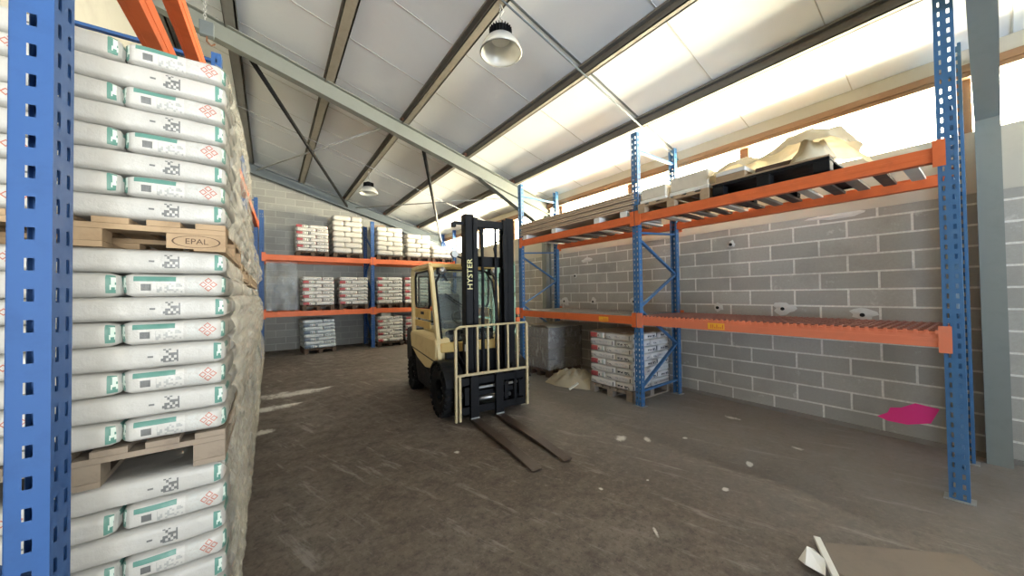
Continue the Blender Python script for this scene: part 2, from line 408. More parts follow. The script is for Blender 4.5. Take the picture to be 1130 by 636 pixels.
# side door: pale green framed sliding leaves with frosted panes
t = NT('frosted_door_glass')
tr = t.new('ShaderNodeBsdfTransparent'); t.put(tr.inputs[0], (.050, .062, .056)); tl = t.new('ShaderNodeBsdfTranslucent'); t.put(tl.inputs[0], (.10, .13, .12))
mx = t.new('ShaderNodeMixShader'); mx.inputs[0].default_value = .35
t.l.new(tr.outputs[0], mx.inputs[1]); t.l.new(tl.outputs[0], mx.inputs[2]); t.l.new(mx.outputs[0], t.out.inputs[0]); M['frost'] = t.m
M['door_green'] = paint('pale_green_paint', (.30, .42, .36), .5, 0, .3)
for i, (y0, y1) in enumerate(((DY0, (DY0+DY1)/2), ((DY0+DY1)/2, DY1))):
    d = MB(); fr = .07
    d.box(XW+.05, XW+.10, y0, y0+fr, 0, DZ).box(XW+.05, XW+.10, y1-fr, y1, 0, DZ).box(XW+.05, XW+.10, y0, y1, DZ-fr, DZ)
    d.box(XW+.05, XW+.10, y0, y1, 0, .5).box(XW+.05, XW+.10, y0, y1, 1.55, 1.62).box(XW+.05, XW+.10, y0, y1, 2.02, 2.07)
    do = struct(d.build('door_%d' % (i+1), M['door_green']))
    MB().box(XW+.07, XW+.078, y0+fr, y1-fr, .5, DZ-fr).build('pane', M['frost'], do)
    MB().box(XW+.02, XW+.05, y0+.02, y0+.05, .95, 1.15).build('door_handle', M['black'], do)
b = MB(); b.box(XW-.004, XW+.2, DY0, DY1, DZ, 3.09)
struct(b.build('trim_4', M['plaster']))
# plinth strip of floor dirt / low concrete kerb at the wall foot
b = MB(); b.prism([(XW-.03, 0), (XW+.02, 0), (XW+.02, .05), (XW-.015, .04)], YF, DY0, 'y'); struct(b.build('baseboard_right', paint('dirty_skirt', (.20, .18, .155), .9, 0, .4, (.13, .11, .09), 6)))

# girders
def girder(y, name_label, mat, taper=True):
    e = empty('roof_girder', name_label, 'girder', (0, y, 0)); e['kind'] = 'structure'
    x0, x1 = XL, XW
    h = .27
    def slab(za, zb_, y0, y1, nm):
        b = MB(); b.prism([(x0, T(x0)+za), (x1, T(x1)+za), (x1, T(x1)+zb_), (x0, T(x0)+zb_)], y0, y1, 'y'); return b.build(nm, mat, e)
    slab(-.014, -.001, -.07, .07, 'top_flange'); slab(-h, -h+.014, -.07, .07, 'bottom_flange'); slab(-h+.01, -.01, -.006, .006, 'web')
    # haunch deepening towards the wall column
    b = MB(); b.prism([(3.6, T(3.6)-h), (XW, T(XW)-h-.42), (XW, T(XW)-h), ], -.006, .006, 'y')
    b.prism([(3.6, T(3.6)-h-.0), (XW, T(XW)-h-.42), (XW, T(XW)-h-.434), (3.6, T(3.6)-h-.014)], -.07, .07, 'y')
    b.build('haunch', mat, e)
    for x in (-.44, .80, 2.03, 3.29, 4.48):
        MB().box(x-.07, x-.02, -.05, .05, T(x)-.002+.015*1, T(x)+.10).build('purlin_cleat', M['rust'], e)
    b = MB(); b.box(XW-.18, XW-.166, -.07, .07, 0, T(XW)-.5).box(XW-.014, XW-.001, -.07, .07, 0, T(XW)-.02).box(XW-.17, XW-.01, -.006, .006, 0, T(XW)-.3)
    b.build('column', mat, e)
    return e
girder(6.2, 'grey sloping steel girder crossing the roof in front of the forklift', M['girder'])
girder(12.2, 'dark grey sloping steel girder along the top of the back wall', M['girder_dark'])
girder(.02, 'grey steel girder over the camera end of the hall', M['girder'])

# roof bracing between the girders
def roofrod(name, label, a, b_, r, mat, off=0.):
    A = Vector((a[0], a[1], T(a[0])+off)); B = Vector((b_[0], b_[1], T(b_[0])+off))
    o = MB().tube([A, B], r, 8).build(name, mat, smooth=True); o['kind'] = 'structure'; return tag(o, label, 'brace')
roofrod('roof_brace', 'thick black roof brace running back from above the left rack', (-.24, 6.30), (2.05, 12.1), .036, M['black'], -.20)
roofrod('roof_brace', 'thick black roof brace running back behind the mast', (2.41, 6.30), (5.30, 12.1), .036, M['black'], -.20)
roofrod('roof_brace', 'grey roof rod crossing the left black brace', (-.30, 12.1), (1.72, 6.3), .016, M['rod'], -.15)
roofrod('roof_brace', 'grey roof rod crossing the right black brace', (2.30, 12.1), (4.70, 6.3), .016, M['rod'], -.15)
roofrod('sag_rod', 'thin dark cable strung across the roof halfway to the back', (-1.3, 8.6), (5.4, 8.8), .008, M['rod'], -.02)
roofrod('sag_rod', 'thin dark rod across the roof right of the nearest lamp', (.8, 2.96), (5.45, 2.96), .011, M['girder_dark'], -.012)

# wall patches: white plaster round drilled holes on the right wall
def wallpatch(y, z, w, h, hole=True):
    n = 14; b = MB(); vs = [(XW-.012, y, z)]
    for j in range(n):
        a = 2*PI*j/n; r = 1+.14*math.sin(3*a+y*7)+.22*random.uniform(-1, 1)
        vs.append((XW-.001, y+math.cos(a)*w/2*r, z+math.sin(a)*h/2*r))
    b.add(vs, [(0, 1+j, 1+(j+1) % n) for j in range(n)])
    o = b.build('plaster_patch', M['patch'], wr)
    if hole:
        MB().lathe([(.0, XW-.020), (.022, XW-.020), (.022, XW-.002)], (0, y+.01, z-.005), 'x', 12).build('drilled_hole', M['dark'], o)
for y, z, w, h, ho in ((2.22, 2.28, .10, .11, True), (4.85, 1.42, .16, .15, True), (3.87, 1.43, .20, .17, True), (2.42, 1.355, .12, .13, True), (1.62, 1.36, .24, .15, True), (.88, 1.31, .22, .14, True),
                       (5.35, 1.98, .07, .10, True), (5.0, 2.30, .3, .10, False), (1.1, 2.47, .5, .07, False), (5.7, 1.42, .3, .2, True), (5.9, 1.40, .2, .2, False)):
    wallpatch(y, z, w, h, ho)
# pink paint sprayed at the wall foot
b = MB(); b.add([(XW-.001, .80, .19), (XW-.001, .72, .25), (XW-.001, .70, .31), (XW-.001, .62, .33), (XW-.001, .52, .40), (XW-.001, .36, .38), (XW-.001, .42, .22), (XW-.001, .58, .16), (XW-.001, .72, .16)],
                [(0, 1, 2, 3, 4, 5, 6, 7, 8)])
b.build('paint_mark', M['pink'], wr)

# ------------------------------------------------------------------ racks
def upright_mesh(h, w=.10, d=.07):
    """C post with real slots down the front and one flank"""
    b = MB(); p = .075; n = int(h/p)
    def slotted(P):
        # P(u,z) -> point, u in 0..w
        for i in range(n+1):
            z0, z1 = i*p, min((i+1)*p, h)
            if z1-z0 < p*.98: b.add([P(0, z0), P(w, z0), P(w, z1), P(0, z1)], [(0, 1, 2, 3)]); continue
            us = [0, w*.18, w*.34, w*.66, w*.82, w]; zs = [z0, z0+p*.25, z0+p*.75, z1]
            for a in range(5):
                for c in range(3):
                    if a in (1, 3) and c == 1: continue
                    b.add([P(us[a], zs[c]), P(us[a+1], zs[c]), P(us[a+1], zs[c+1]), P(us[a], zs[c+1])], [(0, 1, 2, 3)])
    slotted(lambda u, z: (-d/2, u-w/2, z)); slotted(lambda u, z: (-d/2+.003, w/2-u, z))
    def flank(y):
        for i in range(n+1):
            z0, z1 = i*p, min((i+1)*p, h)
            if z1-z0 < p*.98: b.add([(-d/2, y, z0), (d/2, y, z0), (d/2, y, z1), (-d/2, y, z1)], [(0, 1, 2, 3)]); continue
            us = [-d/2, -.008, .008, d/2]; zs = [z0, z0+p*.3, z0+p*.7, z1]
            for a in range(3):
                for c in range(3):
                    if a == 1 and c == 1: continue
                    b.add([(us[a], y, zs[c]), (us[a+1], y, zs[c]), (us[a+1], y, zs[c+1]), (us[a], y, zs[c+1])], [(0, 1, 2, 3)])
    flank(-w/2); flank(w/2)
    b.box(d/2-.002, d/2, -w/2, -w/2+.02, 0, h); b.box(d/2-.002, d/2, w/2-.02, w/2, 0, h)
    return b
_um = {}
def part(name, mesh, parent, loc=(0, 0, 0), rz=0.):
    o = bpy.data.objects.new(name, mesh); C.objects.link(o); o.parent = parent; o.location = loc; o.rotation_euler = (0, 0, rz); return o
def frame(parent, v, h, depth, mat, key, braces):
    """rack end frame in the local x(depth)-z plane at along-position v (local y)"""
    if key not in _um:
        _um[key] = (upright_mesh(h).mesh('upright', mat, fix=False), MB().box(-.06, .06, -.075, .075, 0, .008).mesh('foot_plate', M['zinc']))
    um, fp = _um[key]
    for x in (0, depth):
        u = part('upright', um, parent, (x, v, 0), 0 if x == 0 else PI); part('foot_plate', fp, u)
    for (a, za, c, zc) in braces:
        o = MB().bar((a*depth+.02*(1-2*a), v, za), (c*depth+.02*(1-2*c), v, zc), .025, .045, up=(0, 1, 0)).build('frame_brace', mat, parent)
def beam(parent, x, v0, v1, ztop, mat, h=.115, front=-1, label=None, lip=True, w=.05):
    b = MB(); f = front
    # stepped box beam: full-height outer half, lower inner half
    b.box(min(x, x+f*w), max(x, x+f*w), v0+.05, v1-.05, ztop-h, ztop)
    b.box(min(x-f*.0, x-f*.02), max(x, x-f*.02), v0+.05, v1-.05, ztop-h, ztop-.03)
    b.box(min(x+f*w, x+f*(w+.003)), max(x+f*w, x+f*(w+.003)), v0+.05, v1-.05, ztop-h*.62, ztop-h*.38)
    o = b.build('beam', mat, parent, bevel=.004)
    for v in (v0+.052, v1-.052):
        MB().box(x+f*.055-.004, x+f*.055+.004, v-.045, v+.02 if v < (v0+v1)/2 else v+.045, ztop-h-.04, ztop+.05).build('beam_connector', mat, o)
    return o

RX, RD = 4.2175, .974
XR0 = RX-.0
rack = empty('pallet_rack', 'tall blue and orange two-bay pallet rack along the right wall', 'rack', (RX+.035, 0, 0))
YS = (.197, 2.93, 5.662)
zig = [(0, .22, 1, .18), (0, .25, 1, .80), (1, .80, 0, 1.40), (0, 1.40, 1, 1.98), (1, 1.98, 0, 2.56), (0, 3.10, 1, 3.02), (0, 3.66, 1, 3.52)]
zig = [(0, .20, 1, .22), (0, .24, 1, .78), (1, .80, 0, 1.36), (0, 1.38, 1, 1.86), (1, 1.88, 0, 2.36), (0, 2.44, 1, 2.50), (0, 3.02, 1, 3.02), (0, 3.62, 1, 3.62)]
for y in YS: frame(rack, y, 3.863, RD, M['blue'], 'r', [z for z in zig])
ZL, ZU = 1.258, 2.690
for i, (a, c) in enumerate(((YS[0], YS[1]), (YS[1], YS[2]))):
    mt = M['orange_pale'] if i == 0 else M['orange']
    f1 = beam(rack, .0, a, c, ZL, mt); beam(rack, RD, a, c, ZL, M['orange'], front=1)
    f2 = beam(rack, .0, a, c, ZU, M['orange']); beam(rack, RD, a, c, ZU, M['orange'], front=1)
    if i == 0: lb = (1.79, 1.97)
    else: lb = (3.42, 3.60)
    l = MB().box(-.056, -.054, lb[0], lb[1], ZL-.10, ZL-.03).build('load_label', M['yellow_label'], f1)
    b = MB()
    for q in range(7): b.box(-.0575, -.056, lb[0]+.012+q*.021, lb[0]+.022+q*.021, ZL-.09, ZL-.09+random.choice((.02, .045)))
    b.build('printed_mark', M['orange'], l)
# lower right deck: reddish wire grating with pale hooked front ends; lower left deck: grey mesh board
t = NT('reddish_grating'); t.fin((.30, .13, .10), .6); M['grating'] = t.m
b = MB(); y = YS[0]+.07
k = 0
while y < YS[1]-.07:
    b.box(-.045, RD+.045, y, y+.014, ZL+.002, ZL+.016); b.box(-.058, -.045, y-.004, y+.018, ZL-.018, ZL+.016, 1); y += .055
for x in (0, .14, .28, .42, .56, .70, .84, RD-.01): b.box(x, x+.012, YS[0]+.07, YS[1]-.07, ZL-.004+.006, ZL+.012)
b.build('grating_deck', [M['grating'], M['orange_pale']], rack)
t = NT('grey_mesh_deck'); o_ = t.obj(); x, y, z = t.xyz(o_)
g = t.math('MAXIMUM', t.math('GREATER_THAN', t.math('SINE', t.math('MULTIPLY', x, 2*PI/.05)), .75), t.math('GREATER_THAN', t.math('SINE', t.math('MULTIPLY', y, 2*PI/.05)), .75))
M['meshdeck'] = t.fin(t.mix(g, (.13, .13, .125), (.26, .26, .25)), .6)
b = MB(); b.box(-.04, RD+.04, YS[1]+.07, YS[2]-.07, ZL+.002, ZL+.016); b.build('mesh_deck', M['meshdeck'], rack)
# upper decks: pale slats across the two beams
for (a, c) in ((YS[0], YS[1]), (YS[1], YS[2])):
    y = a+.18; n = 0
    while y < c-.2:
        MB().box(.0, RD, y, y+.09, ZU-.030, ZU-.004).build('deck_slat', M['foam'] if n % 4 == 0 else M['wood_dark'] if n % 2 == 1 else M['wood_grey'], rack); y += .19; n += 1

# back rack (three frames, two bays), seen head-on: same parts turned a quarter
brk = empty('pallet_rack', 'blue and orange pallet rack full of sack loads along the back wall', 'rack', (0, 11.113+.035, 0), 0)
BR = empty('tmp', '', ''); bpy.data.objects.remove(BR)
BX = (-.18, 2.60, 5.38)
brk.rotation_euler = (0, 0, PI/2)   # local x -> +Y (depth), local y -> -X (along)
bzig = [(0, .2, 1, .22), (0, .24, 1, .95), (1, .97, 0, 1.6), (0, 1.62, 1, 2.3), (1, 2.32, 0, 2.95), (0, 3.0, 1, 3.6)]
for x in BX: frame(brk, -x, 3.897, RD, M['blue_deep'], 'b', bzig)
for a, c in ((BX[0], BX[1]), (BX[1], BX[2])):
    for z in (1.205, 2.735):
        beam(brk, 0, -c, -a, z, M['orange'], h=.145); beam(brk, RD, -c, -a, z, M['orange'], h=.145, front=1)
        n = 0; x = a+.3
        while x < c-.3:
            MB().box(0, RD, -x-.05, -x+.05, z-.03, z-.004).build('deck_slat', M['wood_grey'], brk); x += .42

# left rack stands behind the sack stacks, very slightly out of square
lrot = math.radians(1.52)
def lx_(y): return -.440+(y-2.67)*.0265
lrk = empty('pallet_rack', 'blue and orange pallet rack behind the tall left sack stacks', 'rack', (lx_(0), 0, 0))
lrk.rotation_euler = (0, 0, PI-lrot)      # local -x faces the aisle, local y -> -Y
ldep = .95
LY = (1.40, 4.16, 6.93, 9.66)
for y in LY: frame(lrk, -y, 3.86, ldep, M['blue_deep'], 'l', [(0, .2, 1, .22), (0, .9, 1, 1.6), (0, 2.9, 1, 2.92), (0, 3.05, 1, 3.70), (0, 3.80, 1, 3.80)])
for a, c in zip(LY[:-1], LY[1:]):
    beam(lrk, 0, -c, -a, 3.30, M['orange'], h=.12); beam(lrk, ldep, -c, -a, 3.30, M['orange'], h=.12, front=1)
beam(lrk, 0, -LY[1], -LY[0], 2.87, M['orange'], h=.12); beam(lrk, ldep, -LY[1], -LY[0], 2.87, M['orange'], h=.12, front=1)

# ------------------------------------------------------------------ pallets
_pm = {}
def pallet(x, y, z, rz, label, mat='wood', L=.8, D=1.0, epal=False, h=.144, group=None):
    """local x = front width L, local y = depth D, origin at front-left bottom corner"""
    key = (mat, L, D, h)
    if key not in _pm:
        dk = MB(); n = 6; gap = (L-n*.095)/(n-1)
        for i in range(n): dk.box(i*(.095+gap), i*(.095+gap)+.095, 0, D, h-.022, h)
        for yy in (0, D/2-.05, D-.1): dk.box(0, L, yy, yy+.1, h-.044, h-.023)
        _pm[key] = (dk.mesh('deck_boards', M[mat]), MB().box(-.05, .05, -.05, .05, .022, h-.045).mesh('block', M[mat]), MB().box(-.05, .05, 0, D, 0, .021).mesh('bottom_board', M[mat]))
    e = empty('wooden_pallet', label, 'pallet', (x, y, z), rz, group)
    dk, bl, bb = _pm[key]
    part('deck_boards', dk, e)
    for i in (.05, L/2, L-.05):
        part('bottom_board', bb, e, (i, 0, 0))
        for j in (.05, D/2, D-.05):
            o = part('block', bl, e, (i, j, 0))
            if epal and j == .05 and i == L-.05: epal_mark(o)
    return e
def text_mesh(txt, size, name, mat, parent, loc, rot, ext=.001, squash=(1, 1, 1)):
    cu = bpy.data.curves.new(name, 'FONT'); cu.body = txt; cu.size = size; cu.extrude = ext; cu.align_x = 'CENTER'; cu.align_y = 'CENTER'
    tmp = bpy.data.objects.new(name+'_t', cu); C.objects.link(tmp)
    dg = bpy.context.evaluated_depsgraph_get(); me = bpy.data.meshes.new_from_object(tmp.evaluated_get(dg)); bpy.data.objects.remove(tmp)
    me.materials.clear(); me.materials.append(mat)
    me.transform(Matrix.Rotation(PI/2, 4, 'X') @ (Matrix.Rotation(PI/2, 4, 'Z') if rot[0] == 0 else Matrix.Identity(4)))
    o = bpy.data.objects.new(name, me); C.objects.link(o); o.parent = parent; o.location = loc; o.scale = squash
    return o
def epal_mark(block):
    pl = MB().box(-.13, .047, -.053, -.0505, .006, .066).build('stamped_face', M['wood'], block)
    text_mesh('EPAL', .032, 'stamp_lettering', M['wood_dark'], pl, (-.04, -.0545, .036), (PI/2, 0, 0), .0006, (1.05, 1, 1))
    ring = MB(); n = 28
    for j in range(n):
        a, c = 2*PI*j/n, 2*PI*(j+1)/n
        ring.add([(-.04+math.cos(q)*r*.075, -.0545, .036+math.sin(q)*r*.025) for q, r in ((a, 1), (c, 1), (c, .93), (a, .93))], [(0, 1, 2, 3)])
    ring.build('stamp_ring', M['wood_dark'], pl)

# ------------------------------------------------------------------ sacks
def sack_mesh(style, seed, hx=.249, hy=.1535, hz=.5, amp=1., res=(14, 9, 5)):
    """pillow-shaped sack; true size T comes from object scale z? no: hz is half thickness in metres"""
    rnd = random.Random(seed); off = Vector((rnd.uniform(0, 50), rnd.uniform(0, 50), rnd.uniform(0, 50)))
    b = MB(); idx = {}
    nx, ny, nz = res
    def P(i, j, k):
        key = (i, j, k)
        if key in idx: return idx[key]
        p = Vector((-hx+2*hx*i/nx, -hy+2*hy*j/ny, -hz+2*hz*k/nz))
        r = hz*.62; rc = .03
        q = Vector((max(-hx+r, min(hx-r, p.x)), max(-hy+r, min(hy-r, p.y)), max(-hz+r*.98, min(hz-r*.98, p.z))))
        d = p-q; dn = d.normalized() if d.length > 1e-9 else Vector((0, 0, 0)); o = q+dn*r if d.length > 1e-9 else p
        # rounded plan corners
        cx, cy = abs(o.x)-(hx-rc*1.6), abs(o.y)-(hy-rc*1.6)
        if cx > 0 and cy > 0:
            l = math.hypot(cx, cy); R = rc*1.6
            if l > R: o.x = math.copysign(hx-R+cx*R/l, o.x); o.y = math.copysign(hy-R+cy*R/l, o.y)
        e = (abs(o.x)/hx)**4
        o.z *= 1-.10*e
        w = noise.noise_vector(o*9+off)*.004*amp + noise.noise_vector(o*28+off)*.0016*amp
        w.z *= .6; o += w
        o.x = max(-hx, min(hx, o.x)); o.y = max(-hy, min(hy, o.y)); o.z = max(-hz, min(hz, o.z))
        b.v.append(tuple(o)); idx[key] = len(b.v)-1; return idx[key]
    def face(q, mi): b.f.append(q); b.mi.append(mi)
    for i in range(nx):
        for j in range(ny):
            face([P(i, j, nz), P(i+1, j, nz), P(i+1, j+1, nz), P(i, j+1, nz)], 0)
            face([P(i, j+1, 0), P(i+1, j+1, 0), P(i+1, j, 0), P(i, j, 0)], 0)
    for i in range(nx):
        for k in range(nz):
            face([P(i, 0, k), P(i+1, 0, k), P(i+1, 0, k+1), P(i, 0, k+1)], 1)
            face([P(i+1, ny, k), P(i, ny, k), P(i, ny, k+1), P(i+1, ny, k+1)], 1)
    for j in range(ny):
        for k in range(nz):
            face([P(nx, j, k), P(nx, j+1, k), P(nx, j+1, k+1), P(nx, j, k+1)], 2)
            face([P(0, j+1, k), P(0, j, k), P(0, j, k+1), P(0, j+1, k+1)], 3)
    return b.mesh('sack', SM[style], True, False)
_sm = {}
def sackm(style, th, hi):
    key = (style, round(th, 4), hi)
    if key not in _sm: _sm[key] = [sack_mesh(style, s+hash(style) % 7 if False else s+int(th*1e4), hz=th/2, res=(16, 11, 6) if hi else (10, 7, 4), amp=1.3 if hi else 1.1) for s in range(3)]
    return random.choice(_sm[key])
REST = []
ORD = ['top', 'second', 'third', 'fourth', 'fifth', 'sixth', 'seventh', 'eighth', 'ninth', 'tenth']
def load(ox, oy, oz, rz, nl, th, style, first, side, desc, colour, group, front=True, hi=False, L=.8, D=1.0, jit=.006, back=True, lean=(0, 0), topfull=True):
    """layers of sacks; local frame: front edge along x at y=0. first = type of the TOP layer: 0 [end][long], 1 [long][end]"""
    R = Matrix.Rotation(rz, 4, 'Z'); O = Vector((ox, oy, oz))
    ws, wl = .305, .495
    for k in range(nl):                                   # k=0 bottom
        top = nl-1-k; typ = (first+top) % 2
        z = k*th+th/2+.001
        spots = []; rest = []                                        # (cx, cy, rot, text)
        lrt = PI if (style == 'red' and side == 1) else 0
        if typ == 0:
            endx, lonx = ws/2, L-wl/2
        else:
            endx, lonx = L-ws/2, wl/2
        erot = -PI/2                                      # +x end faces the front
        if style != 'green' and typ == 1: erot = PI/2
        full = (top == 0 and topfull)
        if front or full:
            spots.append((endx, wl/2, erot, 'end-on'))
            spots.append((lonx, ws/2, lrt, 'side-on'))
        nlong = int(D/ws+.05)
        wantlong = full or (side == 1 and typ == 0) or (side == -1 and typ == 1)
        wantend = full or (side == 1 and typ == 1) or (side == -1 and typ == 0)
        vis = spots; spots = rest if style == 'green' else spots
        if full and style != 'green' and (style != 'red' or not hi):
            spots = rest
        if wantlong:
            for q in range(1 if (front or full) else 0, nlong): spots.append((lonx, ws/2+q*(D-ws)/(nlong-1), lrt, 'in row %s' % ORD[q]))
        if wantend:
            spots.append((endx, D-wl/2, erot+PI, 'at the rear'))
            if not (front or full): spots.append((endx, wl/2, erot, 'at the front'))
        for cx, cy, r, txt in rest:
            me = sackm(style, th-.001, False)
            REST.append((me, Matrix.Translation(O + R @ Vector((cx+random.uniform(-jit, jit)*.4+lean[0]*z, cy+random.uniform(0, jit), z))) @ Matrix.Rotation(rz+r, 4, 'Z')))
        for cx, cy, r, txt in vis:
            o = bpy.data.objects.new('paper_sack', sackm(style, th-.001, hi)); C.objects.link(o)
            lc = Vector((cx+random.uniform(-jit, jit)*.4+lean[0]*z, cy+random.uniform(0, jit)+lean[1]*z, z))
            o.location = O + R @ lc
            o.rotation_euler = (0, 0, rz+r+random.uniform(-.012, .012))
            tier = 'top layer' if top == 0 else ('bottom layer' if k == 0 else ORD[top]+' layer down')
            tag(o, '%s sack, %s, %s, %s' % (colour, tier, txt.replace('in row top', 'front row').replace('in row', 'row'), desc), 'sack', group)

def wrinkle_sheet(name, P, nu, nv, mat, parent=None, amp=.012, sc=6., seed=0, thick=0.):
    """P(u,v) -> (point, normal); displaced along the normal with noise"""
    b = MB(); off = Vector((seed*7.3, seed*1.7, seed*3.1))
    for i in range(nu+1):
        for j in range(nv+1):
            p, n = P(i/nu, j/nv); p = Vector(p); n = Vector(n)
            d = noise.noise(p*sc+off)*amp + noise.noise(Vector((p.x*sc*3, p.y*sc*3, p.z*sc*.9))+off)*amp*.6
            b.v.append(tuple(p+n*(d+amp)))
    for i in range(nu):
        for j in range(nv):
            a = i*(nv+1)+j; b.f.append([a, a+nv+1, a+nv+2, a+1]); b.mi.append(0)
    o = b.build(name, mat, parent, smooth=True, fix=False)
    if thick:
        s = o.modifiers.new('thickness', 'SOLIDIFY'); s.thickness = thick; s.offset = -1
    return o

# --- the left row of stacks -------------------------------------------------
SX1 = -.155; SX0 = SX1-.80
def side_film(y0, y1, z0, z1, label, seed, corner=True, bulge=.02, nl=8):
    def P(u, v):
        z = z0+(z1-z0)*v
        bz = math.sin(v*PI)*bulge
        s = u*(y1-y0)
        zl = (z-z0-.045)/(z1-z0-.045)*nl
        x = SX1+.006+bz*min(1, u*6)-.05*v**10+(.022*abs(math.sin(PI*zl))**.6 if zl > 0 else 0)
        return (x, y0+.012+s, z), (1, 0, 0)
    o = wrinkle_sheet('stretch_film', P, 44, 72, M['film'], None, .008, 7., seed)
    return tag(o, label, 'plastic film', 'stretch film on the left stacks')
S = [  # y0, name, tiers [(pallet z, layers, thickness, top type)]
    (1.90, 'nearest left stack', [(0, 8, .0975, 0), (.915, 8, .0932, 0), (1.795, 8, .0865, 1)]),
    (3.00, 'second left stack', [(0, 8, .092, 1), (.885, 8, .0860, 0), (1.720, 5, .0860, 0)]),
    (4.36, 'third left stack', [(0, 8, .092, 0), (.885, 8, .0860, 1), (1.720, 4, .0860, 0)]),
    (5.46, 'fourth left stack', [(0, 8, .092, 1), (.885, 8, .0860, 0), (1.720, 3, .0860, 1)]),
    (7.10, 'fifth left stack', [(0, 8, .092, 1), (.885, 7, .0860, 0)]),
    (8.25, 'last left stack', [(0, 8, .092, 1), (.885, 5, .0860, 0)]),
]
TN = ('lowest', 'middle', 'topmost')
for si, (y0, nm, tiers) in enumerate(S):
    for ti, (pz, nl, th, ft) in enumerate(tiers):
        tn = TN[ti] if len(tiers) == 3 else ('lower', 'upper')[ti]
        ph = .112 if ti == 2 else .131
        pallet(SX0, y0, pz, 0, '%s pallet of the %s beside the aisle' % (tn, nm), 'wood' if ti == 2 else 'wood_grey', .8, 1.0, si == 0 and ti == 2, ph)  # lower tiers take a greyer wood: weathering plus shade in the colour
        load(SX0, y0, pz+ph+.001, 0, nl, th, 'green', ft, 1, '%s, %s pallet' % (nm, tn), 'white green-printed', 'sacks in the left stacks', front=(si == 0), hi=(si == 0), topfull=(ti == len(tiers)-1 and si < 5))
        side_film(y0, y0+1.0, pz+ph-.045, pz+ph+nl*th+.004, 'creamy crumpled film over the side of the %s, %s load' % (nm, tn), si*3+ti, corner=True, bulge=.006+.010*((si+ti) % 3), nl=nl)
# small loads on top of the far left stacks
pallet(-.72, 8.3, 1.46, 0, 'small brown pallet lying on top of the last left stack', 'wood_dark', .55, .8)
b = MB().box(0, .26, 0, .34, 0, .16); o = b.build('cardboard_box', M['white'], bevel=.008, loc=(-.44, 7.25, 1.635)); tag(o, 'small white box on top of the fifth left stack', 'box')

# --- back rack loads --------------------------------------------------------
zU, zM = 2.735, 1.205
def bload(x, w, z, nl, th, style, first, desc, colour, side=0, pm='wood_dark', lean=(0, 0), y=11.14, jit=.012, rz=0.):
    pallet(x, y, z, rz, 'dark pallet under the '+desc, pm, .8, .9)
    load(x, y, z+.145, rz, nl, th, style, first, side, desc, colour, 'sacks on the back rack', jit=jit, lean=lean, D=.93)
bload(.60, .8, zU, 8, .093, 'red', 0, 'leftmost upper-level load of the back rack', 'white red-marked', -1, lean=(-.02, 0))
bload(1.52, .8, zU, 7, .160, 'plain', 1, 'tallest upper-level load of the back rack', 'plain cream', -1, lean=(-.02, 0))
bload(2.74, .8, zU, 6, .150, 'plain', 0, 'upper load right of the middle back upright', 'plain cream', 0)
bload(3.69, .8, zU, 5, .150, 'plain', 1, 'uneven upper load above the forklift cab', 'plain cream', 0, jit=.05)
bload(4.56, .8, zU, 3, .140, 'plain', 0, 'low upper load behind the mast', 'plain cream', 0, jit=.05)
bload(.74, .8, zM, 8, .101, 'red', 1, 'middle-level load left in the back rack', 'white red-marked', -1, lean=(-.01, 0))
bload(1.67, .8, zM, 8, .102, 'red', 1, 'middle-level load left of the middle back upright', 'white red-marked', 0)
bload(2.73, .8, zM, 8, .104, 'red', 0, 'middle-level load right of the middle back upright', 'white red-marked', 0)
bload(3.60, .8, zM, 8, .106, 'red', 0, 'middle-level load half hidden by the forklift cab', 'white red-marked', 0)
bload(4.45, .8, zM, 7, .104, 'red', 1, 'middle-level load behind the forklift cab', 'white red-marked', 0)
bload(.78, .8, 0, 8, .100, 'blue', 1, 'lone floor load under the back rack', 'grey-white blue-marked', -1, y=11.05, rz=.05, lean=(-.05, 0))
bload(2.74, .8, 0, 8, .100, 'red', 1, 'floor load right of the middle back upright', 'white red-marked', 0)
bload(3.62, .8, 0, 8, .095, 'red', 0, 'floor load behind the forklift body', 'white red-marked', 0)
o = MB().box(0, .30, 0, .35, 0, .13).build('cardboard_box', M['white'], bevel=.01, loc=(2.86, 11.2, .948)); tag(o, 'small white box lying on the floor load by the blue back upright', 'box')
o = MB().box(0, .36, 0, .35, 0, .11).build('cardboard_box', M['card'], bevel=.006, loc=(2.74, 11.6, 3.783)); tag(o, 'flat brown box on the upper load by the middle back upright', 'box')
# bluish film over the lone floor load
def P(u, v):
    return (.72+u*.86, 11.02+v*.97+.04*u, .949), (0, 0, 1)
o = wrinkle_sheet('stretch_film', P, 20, 20, M['film_blue'], None, .012, 8, 3); tag(o, 'bluish film on top of the lone floor load', 'plastic film')
# clear sheet hanging in the left end of the back rack
def P(u, v):
    return (-.08+u*.72, 11.26+.02*math.sin(u*9), 1.23+v*1.33), (0, -1, 0)
o = wrinkle_sheet('plastic_sheet', P, 24, 30, M['film_wall'], None, .02, 4, 9); tag(o, 'clear shiny plastic sheet hanging in the left end of the back rack', 'plastic sheet')

# --- pallet of sacks under the right rack -----------------------------------
pallet(4.28, 3.88, 0, -PI/2, 'grey wooden pallet under the white sacks by the middle right upright', 'wood_grey', .8, 1.0)
load(4.285, 3.88, .145, -PI/2, 8, .1035, 'red', 0, 1, 'pallet beside the middle right upright', 'white red-ended', 'sacks on the floor pallet under the right rack', hi=True)
def P(u, v):
    return (4.27+v*1.02, 3.90-u*.84, .972+.012*math.sin(u*7)*math.sin(v*5)), (0, 0, 1)
o = wrinkle_sheet('kraft_paper', P, 30, 30, paint('kraft_paper', (.46, .34, .22), .7, 0, .3), None, .016, 6, 5, .002); tag(o, 'brown crumpled paper sheet on top of the white sacks under the right rack', 'paper')

